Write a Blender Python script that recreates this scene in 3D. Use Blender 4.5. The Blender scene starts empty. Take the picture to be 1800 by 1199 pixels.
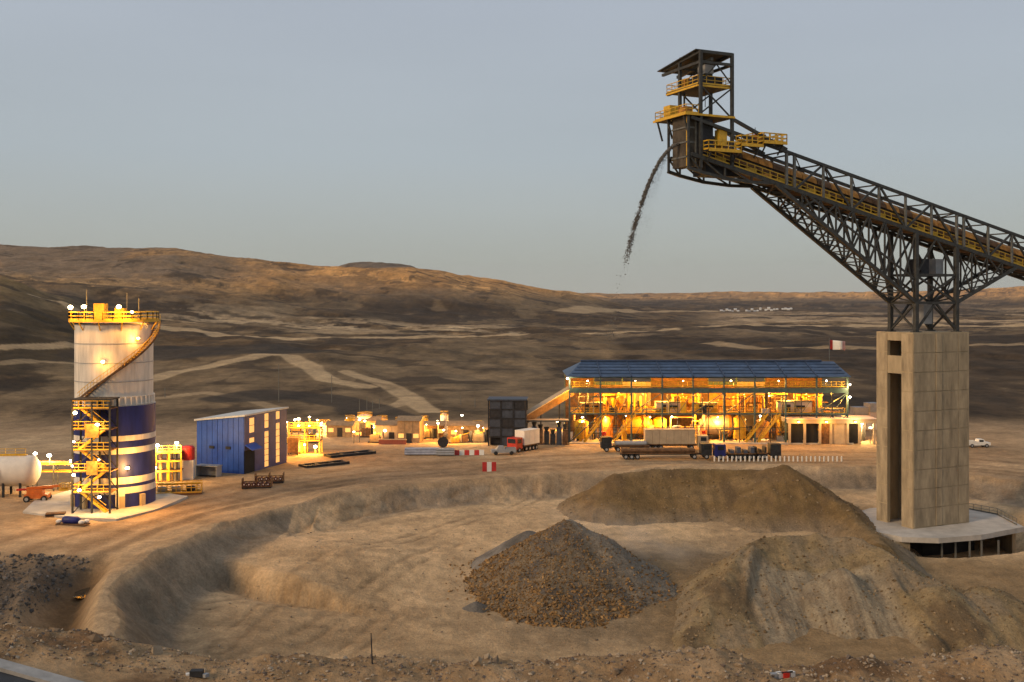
import bpy, math, random
import numpy as np
from mathutils import Vector, Matrix

random.seed(7); rng = np.random.default_rng(11)
SC = bpy.context.scene
COL = SC.collection
R = math.radians
# ---------------------------------------------------------------- camera, sky, sun, exposure
F, HY, ZC = 1900.0, 530.0, 31.0          # focal length and horizon row in photo pixels, eye height above the yard
cam = bpy.data.cameras.new('camera'); cam.sensor_width = 36; cam.lens = F/1800*36
cam.shift_y = -(599.5-HY)/1800; cam.clip_start = 0.5; cam.clip_end = 60000
cam_o = bpy.data.objects.new('camera', cam); COL.objects.link(cam_o)
cam_o.location = (0, 0, ZC); cam_o.rotation_euler = (R(90), 0, 0); SC.camera = cam_o

SUN_EL, SUN_AZ = R(24), R(236)            # low, behind the camera to the left (azimuth from +Y, clockwise)
world = bpy.data.worlds.new('World'); SC.world = world; world.use_nodes = True
wn, wl = world.node_tree.nodes, world.node_tree.links
wn.clear()
sky = wn.new('ShaderNodeTexSky'); sky.sky_type = 'NISHITA'; sky.sun_disc = False
sky.sun_elevation = SUN_EL; sky.sun_rotation = SUN_AZ; sky.altitude = 3500
sky.air_density = 1.0; sky.dust_density = 2.0; sky.ozone_density = 1.0
# thin even veil of high cloud over the clear-sky colour
geo = wn.new('ShaderNodeTexCoord'); sx = wn.new('ShaderNodeSeparateXYZ'); wl.new(geo.outputs['Generated'], sx.inputs[0])
veil = wn.new('ShaderNodeValToRGB'); wl.new(sx.outputs['Z'], veil.inputs[0])
for k, (pos, c) in enumerate(((0.0, (.425, .415, .355)), (.035, (.425, .440, .380)), (.13, (.424, .476, .500)), (.28, (.430, .478, .548)), (1.0, (.40, .455, .545)))):
    e = veil.color_ramp.elements[k] if k < 2 else veil.color_ramp.elements.new(pos)
    e.position = pos; e.color = (*c, 1)
gain = wn.new('ShaderNodeMix'); gain.data_type = 'RGBA'; gain.blend_type = 'MULTIPLY'; gain.inputs[0].default_value = 1
wn_noise = wn.new('ShaderNodeTexNoise'); wn_noise.inputs['Scale'].default_value = 1.6; wn_noise.inputs['Detail'].default_value = 3
cmap = wn.new('ShaderNodeMapping'); cmap.inputs['Scale'].default_value = (1, 1, 5); wl.new(geo.outputs['Generated'], cmap.inputs[0]); wl.new(cmap.outputs[0], wn_noise.inputs['Vector'])
cr = wn.new('ShaderNodeMapRange'); cr.inputs[1].default_value = .3; cr.inputs[2].default_value = .7; cr.inputs[3].default_value = .955; cr.inputs[4].default_value = 1.035
wl.new(wn_noise.outputs[0], cr.inputs[0]); wl.new(veil.outputs[0], gain.inputs[6]); wl.new(cr.outputs[0], gain.inputs[7])
b1 = wn.new('ShaderNodeBackground'); b1.inputs['Strength'].default_value = 0.05; wl.new(sky.outputs[0], b1.inputs['Color'])
b2 = wn.new('ShaderNodeBackground'); b2.inputs['Strength'].default_value = 0.71; wl.new(gain.outputs[2], b2.inputs['Color'])
mixs = wn.new('ShaderNodeMixShader'); mixs.inputs[0].default_value = .92
wo = wn.new('ShaderNodeOutputWorld')
wl.new(b1.outputs[0], mixs.inputs[1]); wl.new(b2.outputs[0], mixs.inputs[2]); wl.new(mixs.outputs[0], wo.inputs['Surface'])

sun = bpy.data.lights.new('sun', 'SUN'); sun.energy = 1.5; sun.angle = R(16); sun.color = (1.0, .72, .44)
sun_o = bpy.data.objects.new('sun', sun); COL.objects.link(sun_o)
sd = Vector((math.sin(SUN_AZ)*math.cos(SUN_EL), math.cos(SUN_AZ)*math.cos(SUN_EL), math.sin(SUN_EL)))
sun_o.rotation_euler = sd.to_track_quat('Z', 'Y').to_euler(); sun_o.location = (-60, -80, 120)

SC.view_settings.view_transform = 'Standard'; SC.view_settings.look = 'None'
SC.view_settings.exposure = 0.55; SC.view_settings.gamma = 1.0; SC.view_settings.use_curve_mapping = False
SC.cycles.use_denoising = True
SC.cycles.max_bounces = 5; SC.cycles.diffuse_bounces = 2; SC.cycles.glossy_bounces = 2
SC.cycles.volume_bounces = 0; SC.cycles.transparent_max_bounces = 8
SC.cycles.caustics_reflective = False; SC.cycles.caustics_refractive = False
SC.cycles.sample_clamp_indirect = 4.0

# ---------------------------------------------------------------- pixel -> place
def P(px, py, D):                          # point on the photo ray at depth D
    return Vector(((px-900)/F*D, D, ZC-(py-HY)/F*D))
def G(px, py, z=0.0):                      # point on the photo ray that lies at height z
    return P(px, py, (ZC-z)*F/(py-HY))

# ---------------------------------------------------------------- materials
MATS = {}
def mat(name, col, rough=.75, metal=0.0, var=.18, scale=1.2, bump=.0, col2=None, emit=None, estr=0.0, streak=0.0, spec=.4):
    if name in MATS: return MATS[name]
    m = bpy.data.materials.new(name); m.use_nodes = True; MATS[name] = m
    n, l = m.node_tree.nodes, m.node_tree.links
    b = n['Principled BSDF']; b.inputs['Roughness'].default_value = rough; b.inputs['Metallic'].default_value = metal
    b.inputs['Specular IOR Level'].default_value = spec
    if emit is not None:
        b.inputs['Emission Color'].default_value = (*emit, 1); b.inputs['Emission Strength'].default_value = estr
    tc = n.new('ShaderNodeTexCoord'); mp = n.new('ShaderNodeMapping'); l.new(tc.outputs['Object'], mp.inputs[0])
    if streak: mp.inputs['Scale'].default_value = (1, 1, 1-streak)
    no = n.new('ShaderNodeTexNoise'); no.inputs['Scale'].default_value = scale; no.inputs['Detail'].default_value = 6
    no.inputs['Roughness'].default_value = .65
    l.new(mp.outputs[0], no.inputs['Vector'])
    rp = n.new('ShaderNodeValToRGB'); l.new(no.outputs[0], rp.inputs[0])
    c2 = col2 or tuple(c*(1-var*1.8) for c in col)
    rp.color_ramp.elements[0].position = .32; rp.color_ramp.elements[1].position = .68
    rp.color_ramp.elements[0].color = (*c2, 1); rp.color_ramp.elements[1].color = (*tuple(min(1, c*(1+var*.6)) for c in col), 1)
    l.new(rp.outputs[0], b.inputs['Base Color'])
    if bump:
        bp = n.new('ShaderNodeBump'); bp.inputs['Strength'].default_value = bump; bp.inputs['Distance'].default_value = .1
        l.new(no.outputs[0], bp.inputs['Height']); l.new(bp.outputs[0], b.inputs['Normal'])
    return m

def ground_mat(name, scales=(.25, 1.6), bump=.5, dist=.35, contrast=.5, rough=.95):
    """colour attribute (what the soil is) x grain, with fine relief"""
    m = bpy.data.materials.new(name); m.use_nodes = True; MATS[name] = m
    n, l = m.node_tree.nodes, m.node_tree.links
    b = n['Principled BSDF']; b.inputs['Roughness'].default_value = rough; b.inputs['Specular IOR Level'].default_value = .15
    at = n.new('ShaderNodeAttribute'); at.attribute_name = 'Col'
    ge = n.new('ShaderNodeNewGeometry')
    prev = at.outputs['Color']; hsum = None
    for i, s in enumerate(scales):
        no = n.new('ShaderNodeTexNoise'); no.inputs['Scale'].default_value = s; no.inputs['Detail'].default_value = 8
        no.inputs['Roughness'].default_value = .68; l.new(ge.outputs['Position'], no.inputs['Vector'])
        mr = n.new('ShaderNodeMapRange'); mr.inputs[1].default_value = .3; mr.inputs[2].default_value = .7
        mr.inputs[3].default_value = 1-contrast; mr.inputs[4].default_value = 1+contrast*.75
        l.new(no.outputs[0], mr.inputs[0])
        mx = n.new('ShaderNodeVectorMath'); mx.operation = 'SCALE'
        l.new(prev, mx.inputs[0]); l.new(mr.outputs[0], mx.inputs['Scale']); prev = mx.outputs[0]
        hsum = no
    l.new(prev, b.inputs['Base Color'])
    bp = n.new('ShaderNodeBump'); bp.inputs['Strength'].default_value = bump; bp.inputs['Distance'].default_value = dist
    l.new(hsum.outputs[0], bp.inputs['Height']); l.new(bp.outputs[0], b.inputs['Normal'])
    return m

# ---------------------------------------------------------------- numpy noise
_perm = rng.permutation(4096).astype(np.int64)
_val = rng.random(4096)
def _h(ix, iy): return _val[(_perm[(ix & 4095)] + iy*57 + 1013) & 4095]
def vnoise(x, y):
    x = np.asarray(x, float); y = np.asarray(y, float)
    ix = np.floor(x).astype(np.int64); iy = np.floor(y).astype(np.int64)
    fx = x-ix; fy = y-iy
    fx = fx*fx*fx*(fx*(fx*6-15)+10); fy = fy*fy*fy*(fy*(fy*6-15)+10)
    return ((_h(ix, iy)*(1-fx)+_h(ix+1, iy)*fx)*(1-fy)+(_h(ix, iy+1)*(1-fx)+_h(ix+1, iy+1)*fx)*fy)*2-1
def fbm(x, y, oct=5, lac=2.03, gain=.5, ridged=False):
    a, s, tot = 1.0, np.zeros_like(np.asarray(x, float)), 0
    for i in range(oct):
        v = vnoise(x+i*37.3, y-i*19.7)
        if ridged: v = 1-2*np.abs(v)
        s = s+a*v; tot += a; a *= gain; x = x*lac; y = y*lac
    return s/tot
def sstep(a, b, v):
    t = np.clip((v-a)/(b-a), 0, 1); return t*t*(3-2*t)
def seg_dist(x, y, a, b):                  # distance to a segment, and the position along it
    ax, ay = a[0], a[1]; bx, by = b[0], b[1]
    dx, dy = bx-ax, by-ay; L2 = dx*dx+dy*dy+1e-9
    t = np.clip(((x-ax)*dx+(y-ay)*dy)/L2, 0, 1)
    return np.hypot(x-ax-t*dx, y-ay-t*dy), t
def poly_sd(x, y, pts):                    # signed distance to a closed polygon, positive inside
    d = np.full(np.shape(x), 1e9); ins = np.zeros(np.shape(x), bool)
    for i in range(len(pts)):
        a, b = pts[i], pts[(i+1) % len(pts)]
        dd, _ = seg_dist(x, y, a, b); d = np.minimum(d, dd)
        c = (a[1] > y) != (b[1] > y)
        ins ^= c & (x < (b[0]-a[0])*(y-a[1])/(b[1]-a[1]+1e-12)+a[0])
    return np.where(ins, d, -d)

# ---------------------------------------------------------------- mesh builder
class MB:
    def __init__(s): s.v = []; s.f = []; s.smooth = False
    def add(s, vs, fs):
        o = len(s.v); s.v += [tuple(v) for v in vs]; s.f += [tuple(i+o for i in f) for f in fs]; return s
    def box(s, c, d, rz=0.0):
        x, y, z = d[0]/2, d[1]/2, d[2]/2; cs, sn = math.cos(rz), math.sin(rz)
        vs = []
        for dz in (-z, z):
            for a, b in ((-x, -y), (x, -y), (x, y), (-x, y)):
                vs.append((c[0]+a*cs-b*sn, c[1]+a*sn+b*cs, c[2]+dz))
        return s.add(vs, [(3, 2, 1, 0), (4, 5, 6, 7), (0, 1, 5, 4), (1, 2, 6, 5), (2, 3, 7, 6), (3, 0, 4, 7)])
    def b6(s, x0, x1, y0, y1, z0, z1): return s.box(((x0+x1)/2, (y0+y1)/2, (z0+z1)/2), (x1-x0, y1-y0, z1-z0))
    def bar(s, a, b, w=.2, h=None):        # rectangular bar between two points
        a, b = Vector(a), Vector(b); h = h or w; d = (b-a)
        if d.length < 1e-6: return s
        d.normalize(); up = Vector((0, 0, 1)) if abs(d.z) < .95 else Vector((0, 1, 0))
        r = d.cross(up).normalized(); u = r.cross(d)
        vs = [p+r*sx*w/2+u*sy*h/2 for p in (a, b) for sx, sy in ((-1, -1), (1, -1), (1, 1), (-1, 1))]
        return s.add(vs, [(3, 2, 1, 0), (4, 5, 6, 7), (0, 1, 5, 4), (1, 2, 6, 5), (2, 3, 7, 6), (3, 0, 4, 7)])
    def tube(s, a, b, r0, r1=None, n=10):
        a, b = Vector(a), Vector(b); r1 = r0 if r1 is None else r1; d = (b-a).normalized()
        up = Vector((0, 0, 1)) if abs(d.z) < .95 else Vector((0, 1, 0))
        r = d.cross(up).normalized(); u = r.cross(d)
        vs = []
        for p, rr in ((a, r0), (b, r1)):
            for k in range(n):
                t = 2*math.pi*k/n; vs.append(p+(r*math.cos(t)+u*math.sin(t))*rr)
        fs = [(k, (k+1) % n, n+(k+1) % n, n+k) for k in range(n)]+[tuple(range(n-1, -1, -1)), tuple(range(n, 2*n))]
        return s.add(vs, fs)
    def lathe(s, prof, c=(0, 0, 0), n=24, axis='z', a0=0, a1=2*math.pi):
        full = abs(a1-a0-2*math.pi) < 1e-6; m = n if full else n+1; vs = []; fs = []
        for r, z in prof:
            for k in range(m):
                t = a0+(a1-a0)*k/n
                if axis == 'z': vs.append((c[0]+r*math.cos(t), c[1]+r*math.sin(t), c[2]+z))
                elif axis == 'x': vs.append((c[0]+z, c[1]+r*math.cos(t), c[2]+r*math.sin(t)))
                else: vs.append((c[0]+r*math.cos(t), c[1]+z, c[2]+r*math.sin(t)))
        for i in range(len(prof)-1):
            for k in range(n):
                k2 = (k+1) % m
                q = (i*m+k, i*m+k2, (i+1)*m+k2, (i+1)*m+k); fs.append(q if axis != 'y' else q[::-1])
        return s.add(vs, fs)
    def prism(s, pts, z0, z1):             # vertical prism over a plan polygon (counter-clockwise)
        n = len(pts)
        vs = [(p[0], p[1], z0) for p in pts]+[(p[0], p[1], z1) for p in pts]
        return s.add(vs, [(i, (i+1) % n, n+(i+1) % n, n+i) for i in range(n)]+[tuple(range(n-1, -1, -1)), tuple(range(n, 2*n))])
    def ball(s, c, r, n=10, m=6, sz=1.0):
        return s.lathe([(max(1e-4, r*math.sin(math.pi*i/m)), -r*sz*math.cos(math.pi*i/m)) for i in range(m+1)], c, n)
    def mesh(s, name):
        me = bpy.data.meshes.new(name); me.from_pydata(s.v, [], s.f)
        if s.smooth: me.shade_smooth()
        me.update(); return me
    def build(s, name, m, parent=None, label=None):
        o = bpy.data.objects.new(name, s.mesh(name)); COL.objects.link(o)
        o.data.materials.append(m); o.parent = parent
        if label: o['label'] = label
        return o
def tag(o, label, cat, group=None, kind=None):
    if label: o['label'] = label
    if cat: o['category'] = cat
    if group: o['group'] = group
    if kind: o['kind'] = kind
    return o
def thing(name, label, cat, loc=(0, 0, 0), rz=0.0, group=None):
    o = bpy.data.objects.new(name, None); o.empty_display_size = .5; COL.objects.link(o)
    o.location = loc; o.rotation_euler = (0, 0, rz); return tag(o, label, cat, group)
def put(name, mesh, m, parent, loc=(0, 0, 0), rz=0.0):   # an object that shares mesh data
    o = bpy.data.objects.new(name, mesh)
    if not mesh.materials: mesh.materials.append(m)
    COL.objects.link(o); o.parent = parent; o.location = loc; o.rotation_euler = (0, 0, rz); return o
def copy_tree(o, parent=None):
    c = o.copy(); COL.objects.link(c); c.parent = parent
    for ch in list(o.children): copy_tree(ch, c)
    return c
def np_mesh(name, V, Q, m, col=None, smooth=True, uv=None):
    me = bpy.data.meshes.new(name); nv, nf = len(V), len(Q); k = Q.shape[1]
    me.vertices.add(nv); me.vertices.foreach_set('co', V.astype(np.float32).ravel())
    me.loops.add(nf*k); me.loops.foreach_set('vertex_index', Q.astype(np.int32).ravel())
    me.polygons.add(nf); me.polygons.foreach_set('loop_start', np.arange(nf, dtype=np.int32)*k)
    me.polygons.foreach_set('loop_total', np.full(nf, k, np.int32))
    me.polygons.foreach_set('use_smooth', np.full(nf, smooth, bool))
    me.update(calc_edges=True)
    if col is not None:
        at = me.color_attributes.new('Col', 'FLOAT_COLOR', 'POINT')
        at.data.foreach_set('color', np.concatenate([col, np.ones((nv, 1))], 1).astype(np.float32).ravel())
    me.materials.append(m)
    o = bpy.data.objects.new(name, me); COL.objects.link(o); return o
def grid_quads(nr, nc):
    i = np.arange(nr-1)[:, None]*nc+np.arange(nc-1)[None, :]
    return np.stack([i, i+1, i+nc+1, i+nc], -1).reshape(-1, 4)

# ---------------------------------------------------------------- the lie of the land
def px_pts(lst, z=0.0): return [tuple(G(a, b, z)[:2]) for a, b in lst]
RIM = px_pts([(206, 1130), (208, 1070), (226, 1012), (262, 978), (300, 956), (345, 938), (400, 920), (480, 897), (560, 878),
              (650, 862), (740, 850), (860, 842), (950, 836), (1030, 830), (1200, 822), (1400, 819), (1560, 824), (1720, 838),
              (1800, 850), (2000, 872), (2500, 905)])+[(150, 70), (-36, 70)]
STEP_A, STEP_B = G(280, 970, -2.6), G(530, 1020, -3.4)
RUTS = [px_pts(l, -5.0) for l in ([(380, 1135), (470, 1060), (580, 1005), (760, 950), (900, 915), (960, 884)], [(420, 1150), (560, 1080), (700, 1010), (800, 965)], [(360, 1060), (460, 1045), (600, 1040), (740, 1060)],
                                  [(520, 1150), (640, 1090), (720, 1040)], [(560, 950), (680, 925), (820, 900), (940, 880)], [(400, 985), (520, 965), (640, 925), (760, 898)])]
def rutmap(x, y):
    r = np.zeros_like(x)
    wx = x+.5*fbm(x*.1, y*.1, 2); wy = y+.5*fbm(x*.1+5, y*.1, 2)
    for l in RUTS:
        dm = np.full(x.shape, 1e9)
        for a, b in zip(l[:-1], l[1:]): dm = np.minimum(dm, seg_dist(wx, wy, a, b)[0])
        r = np.maximum(r, np.exp(-((dm-1.15)/.42)**2)*(.55+.45*vnoise(x*.5, y*.5)))
    return r
HALL = px_pts([(1500, 905), (1530, 934), (1585, 944), (1650, 946), (1725, 940), (1800, 926), (1760, 912), (1600, 900)], -3.0)
def hgt_yard(x, y):
    z = .25*fbm(x*.02, y*.02, 4)+.07*fbm(x*.15, y*.15, 3)
    # shallow haul-road tracks curving along the rim
    sd = poly_sd(x+2.4*fbm(x*.05, y*.05, 4), y+2.4*fbm(x*.06+9, y*.06, 4), RIM)
    for off, w, a in ((-6, 1.0, .20), (-9, 1.2, .16), (-17, 1.4, .12)):
        z = z-a*np.exp(-((sd-off)/w)**2)+.6*a*np.exp(-((sd-off-2.2)/w)**2)
    z = z+.45*np.exp(-((sd+1.2)/1.0)**2)*(.5+.5*vnoise(x*.3, y*.3))
    # pit floor
    zf = np.interp(y, [100, 118, 132, 150, 163, 175], [-7.6, -7.2, -6.0, -4.4, -3.5, -3.2])
    left = sstep(-18, -30, x); zf = zf*(1-left)+np.maximum(zf, -5.4)*left
    dx, dy = STEP_B.x-STEP_A.x, STEP_B.y-STEP_A.y; L = math.hypot(dx, dy)
    sx, sy = dx/L, dy/L
    s = (x-STEP_A.x)*sx+(y-STEP_A.y)*sy; q = -(x-STEP_A.x)*sy+(y-STEP_A.y)*sx+.8*vnoise(x*.25, y*.25)
    amp = 2.2*sstep(-6, 0, s)*sstep(L+14, L-4, s)
    zf = zf+amp*sstep(-.3, 1.9, q)*sstep(30, 9, q)-.5*amp*sstep(-5, 0, q)*(q < .2)
    zf = zf+.3*fbm(x*.06, y*.06, 4)+.10*fbm(x*.4, y*.4, 4)
    inr = sd+.6*fbm(x*.22, y*.22, 4)
    wall = -np.maximum(inr, 0)*np.where(x < -30, .98, .72)-.25*np.maximum(inr, 0)*np.clip(fbm(x*.5, y*.5, 3), 0, 1)
    zp = np.maximum(wall, zf)
    k = 1.2; h = np.clip(.5+.5*(wall-zf)/k, 0, 1); zp = zf*(1-h)+wall*h+k*h*(1-h)
    onw = sstep(.2, 1.0, inr)*sstep(7.5, 4.0, inr)*(x > -32)
    zp = zp+.13*np.where(inr > .3, fbm(x*.9, y*.9, 4), 0)+onw*.28*fbm(x*.32, y*.2+6, 5, ridged=True)-onw*.2
    zp = zp-.16*rutmap(x, y)
    z = np.where(inr > 0, np.minimum(zp, z+.1), z)
    bx = (np.abs(x-66.5) < 40) & (np.abs(y-163) < 34)     # excavation round the reclaim hall
    ds = -poly_sd(x[bx], y[bx], HALL)
    z[bx] = np.minimum(z[bx], -7.6+np.maximum(ds-.8, 0)*.62)
    return z, sd
# pad edge, gully and rocky bank on the left
GUL = [tuple(G(a, b, c)[:2])+(c,) for a, b, c in ((180, 958, -.6), (165, 985, -1.4), (160, 1030, -2.6), (140, 1100, -3.6), (120, 1190, -5))]
EDGE = px_pts([(-900, 985), (-200, 978), (0, 974), (120, 970), (190, 966), (255, 972)])
def hgt_left(x, y, z):
    e = np.interp(x, [p[0] for p in EDGE], [p[1] for p in EDGE])+.8*fbm(x*.15, y*.15, 3)
    xr = np.interp(y, [90, 98, 109, 122, 132, 140], [-34, -35.8, -39.7, -43.3, -44.6, -45.5])
    low = sstep(0, 8, e-y)*sstep(0, 4, xr-2-x)
    tgt = -1.0-.055*np.clip(e-y, 0, 60)+.5*fbm(x*.12, y*.12, 4)
    g = 1e9*np.ones_like(x); gz = np.zeros_like(x)
    for i in range(len(GUL)-1):
        d, t = seg_dist(x, y, GUL[i], GUL[i+1]); gz = np.where(d < g, GUL[i][2]+(GUL[i+1][2]-GUL[i][2])*t, gz); g = np.minimum(g, d)
    ch = np.exp(-(g/4.0)**4)
    rb = np.exp(-((g-5.8)/1.2)**2)
    tgt = tgt*(1-ch)+np.minimum(tgt, gz)*ch+rb*.9
    rocks = sstep(-50, -53, x-.02*(y-110))
    tgt = tgt+rocks*(.9*np.abs(fbm(x*.35, y*.35, 5))+.5)
    return z*(1-low)+tgt*low, low, ch, rocks*low
# far country: heights tabulated by bearing (photo column) and distance
FD = np.array([200, 260, 330, 420, 560, 750, 1000, 1350, 1900, 2500, 3400, 4600, 6200, 9000, 16000])
FT = {  # photo column : heights in metres at FD
 -1500: [0, 1, 6, 14, 28, 50, 70, 90, 130, 150, 120, 100, 90, 90, 60],
 -300: [0, 0, 5, 13, 30, 56, 60, 80, 130, 160, 120, 100, 90, 90, 60],
 0:    [0, 0, 4, 10, 24, 46, 44, 66, 118, 158, 150, 110, 90, 90, 60],
 110:  [0, 0, 2, 7, 15, 30, 34, 60, 118, 148, 140, 110, 90, 90, 60],
 180:  [0, 0, 1, 4, 9, 14, 22, 58, 120, 140, 140, 110, 90, 90, 60],
 300:  [0, 0, 1, 4, 8, 9, 14, 50, 121, 120, 110, 90, 80, 80, 60],
 420:  [0, 0, 1, 4, 9, 8, 10, 40, 106, 110, 100, 90, 80, 80, 60],
 560:  [0, 0, 0, 3, 6, 7, 6, 24, 90, 88, 120, 110, 80, 80, 60],
 640:  [0, 0, 0, 2, 5, 6, 5, 20, 86, 90, 152, 110, 80, 80, 60],
 720:  [0, 0, 0, 1, 4, 6, 4, 15, 84, 96, 140, 100, 80, 80, 60],
 770:  [0, 0, 0, 1, 3, 5, 4, 12, 76, 92, 90, 90, 80, 80, 60],
 850:  [0, 0, 0, 0, 2, 3, 3, 8, 60, 82, 70, 60, 60, 70, 60],
 1000: [0, 0, 0, 0, 0, 2, 1, 3, 24, 48, 40, 35, 72, 70, 60],
 1130: [0, 0, 0, 0, -1, 1, 0, 1, 4, 8, 12, 30, 74, 75, 60],
 1300: [0, 0, 0, 0, -1, 2, 1, 1, 0, 1, 4, 30, 82, 70, 60],
 1500: [0, 0, 0, 0, 0, 3, 0, 0, 0, 2, 6, 34, 80, 74, 60],
 1750: [0, 0, 0, 1, 3, 6, 4, 2, 2, 4, 14, 50, 100, 100, 70],
 1850: [0, 0, 0, 1, 4, 8, 5, 3, 3, 6, 20, 70, 128, 110, 70],
 2400: [0, 0, 0, 2, 5, 9, 8, 6, 8, 14, 40, 90, 140, 120, 70],
 3600: [0, 0, 2, 5, 9, 14, 18, 20, 30, 40, 70, 110, 150, 120, 70]}
_fx = np.array(sorted(FT)); _ft = np.array([FT[k] for k in sorted(FT)], float)
def hgt_far(x, y):
    px = 900+F*x/np.maximum(y, 1.0); px = np.clip(px, _fx[0], _fx[-1]-1e-6)
    ld = np.log(np.clip(y, FD[0], FD[-1]-1e-3)); lf = np.log(FD)
    j = np.clip(np.searchsorted(_fx, px, 'right')-1, 0, len(_fx)-2); i = np.clip(np.searchsorted(lf, ld, 'right')-1, 0, len(lf)-2)
    a = (px-_fx[j])/(_fx[j+1]-_fx[j]); b = (ld-lf[i])/(lf[i+1]-lf[i])
    a = a*a*(3-2*a)*.55+a*.45; b = b*b*(3-2*b)*.55+b*.45
    z = (_ft[j, i]*(1-a)+_ft[j+1, i]*a)*(1-b)+(_ft[j, i+1]*(1-a)+_ft[j+1, i+1]*a)*b
    w = sstep(300, 560, y)
    n1 = fbm(x/330+3+.4*fbm(x/500, y/500, 3), y/330, 7, gain=.55, ridged=True); n2 = fbm(x/90, y/90+7, 5)
    amp = np.interp(y, [300, 600, 1200, 2200, 4000, 9000], [1.5, 5.0, 9.0, 12.0, 13, 10])
    z = z+w*(amp*n1*(.35+.65*sstep(10, 60, z)) + .45*amp*n2)
    z = z+w*1.6*fbm(x/24, y/30, 5)*sstep(2600, 600, y)+w*1.6*fbm(x/60+40, y/75, 5, ridged=True)*sstep(2600, 700, y)
    return z
BERM = np.array([(-800, 1075), (-300, 1085), (0, 1099), (80, 1102), (140, 1108), (200, 1118), (260, 1136), (330, 1150), (380, 1154), (440, 1158),
                 (520, 1152), (640, 1152), (760, 1160), (860, 1153), (980, 1158), (1060, 1148), (1160, 1144), (1240, 1146), (1330, 1164),
                 (1380, 1172), (1440, 1164), (1520, 1156), (1620, 1158), (1720, 1146), (1790, 1148), (2200, 1140), (2800, 1120)], float)
ROADE = ((-20, 1150), (200, 1208))
def hgt_near(x, y):
    px = 900+F*x/np.maximum(y, 6.0)
    yc = np.interp(px, BERM[:, 0], BERM[:, 1])
    by = 41.0+1.2*fbm(x*.08, x*.02+5, 3)
    zc = ZC-(yc-HY)/F*by
    zc = zc-.10+.30*fbm(x*.35, y*.1+3, 4)
    d = y-by
    bench = np.interp(x, [-30, -17, -13.5, -10, -6, 10], [18.75, 18.35, 17.9, 17.2, 16.7, 16.8])
    lump = .30*fbm(x*.55, y*.55, 5)+.16*np.abs(fbm(x*1.5, y*1.5, 4))
    front = bench+(zc-bench)*sstep(-4.2, -.4, d)**.8+lump*sstep(-5, -1.5, d)
    zb = np.maximum(bench, 29.2-.5*y)
    back = zc+lump-np.maximum(d-.3, 0)*.66
    return np.where(d < 0, np.maximum(front, zb), back), d
def height(x, y, full=False):
    x = np.asarray(x, float); y = np.asarray(y, float)
    zy, sd = hgt_yard(np.atleast_1d(x), np.atleast_1d(y))
    zl, low, ch, rocks = hgt_left(x, y, zy)
    f = sstep(255, 330, y)
    zfar = hgt_far(x, y)
    z = zl*(1-f)+zfar*f
    zn, d = hgt_near(x, y)
    near = (y < 98)
    z = np.where(near, np.maximum(zn, np.where(x < -40, zl, np.minimum(zl, -5))), z)
    if full: return z, sd, low, ch, rocks, d, zfar
    return z
def H(x, y): return float(height(np.array([x]), np.array([y]))[0])
# ================================================================ SETTING: ground, roads, water, sky haze
def mixc(c, c2, w): return c*(1-w[..., None])+np.array(c2)*w[..., None]
def hill_pts(lst):                         # photo points that lie on the land: march along the ray until it meets the ground
    out = []
    for a, b in lst:
        D = np.geomspace(150, 9000, 1400); x = (a-900)/F*D; zr = ZC-(b-HY)/F*D
        hit = np.nonzero(height(x, D) >= zr)[0]
        i = hit[0] if len(hit) else 900
        out.append((x[i], D[i]))
    return out
TRACKS = [  # unpaved tracks over the hills: photo line, width in m, strength
 ([(610, 655), (655, 668), (690, 682), (722, 700), (740, 715), (765, 728), (800, 738), (850, 748)], 4.5, .9),
 ([(500, 765), (560, 745), (640, 728), (700, 712), (722, 700)], 3.2, .8),
 ([(265, 668), (320, 652), (400, 636), (470, 622), (510, 626), (545, 645), (575, 668), (640, 680)], 5.5, .9),
 ([(270, 572), (330, 580), (420, 590), (520, 596), (640, 594), (760, 592), (900, 589), (1040, 585), (1180, 580)], 11, .9),
 ([(0, 612), (70, 610), (130, 606)], 6, .7), ([(0, 640), (60, 634), (130, 640)], 5, .5),
 ([(1240, 574), (1320, 572), (1440, 573), (1520, 572), (1720, 574), (1800, 573)], 20, .9),
 ([(60, 520), (110, 530), (130, 548), (180, 552)], 5, .8), ([(1000, 548), (1080, 546), (1250, 547)], 30, .7), ([(1250, 604), (1330, 612), (1500, 610), (1800, 606)], 10, .6),
 ([(1705, 768), (1760, 780), (1850, 800)], 4, .9), ([(260, 556), (330, 566), (420, 560), (560, 575)], 7, .6), ([(280, 700), (360, 690), (430, 700), (480, 716)], 3.5, .6)]
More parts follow.
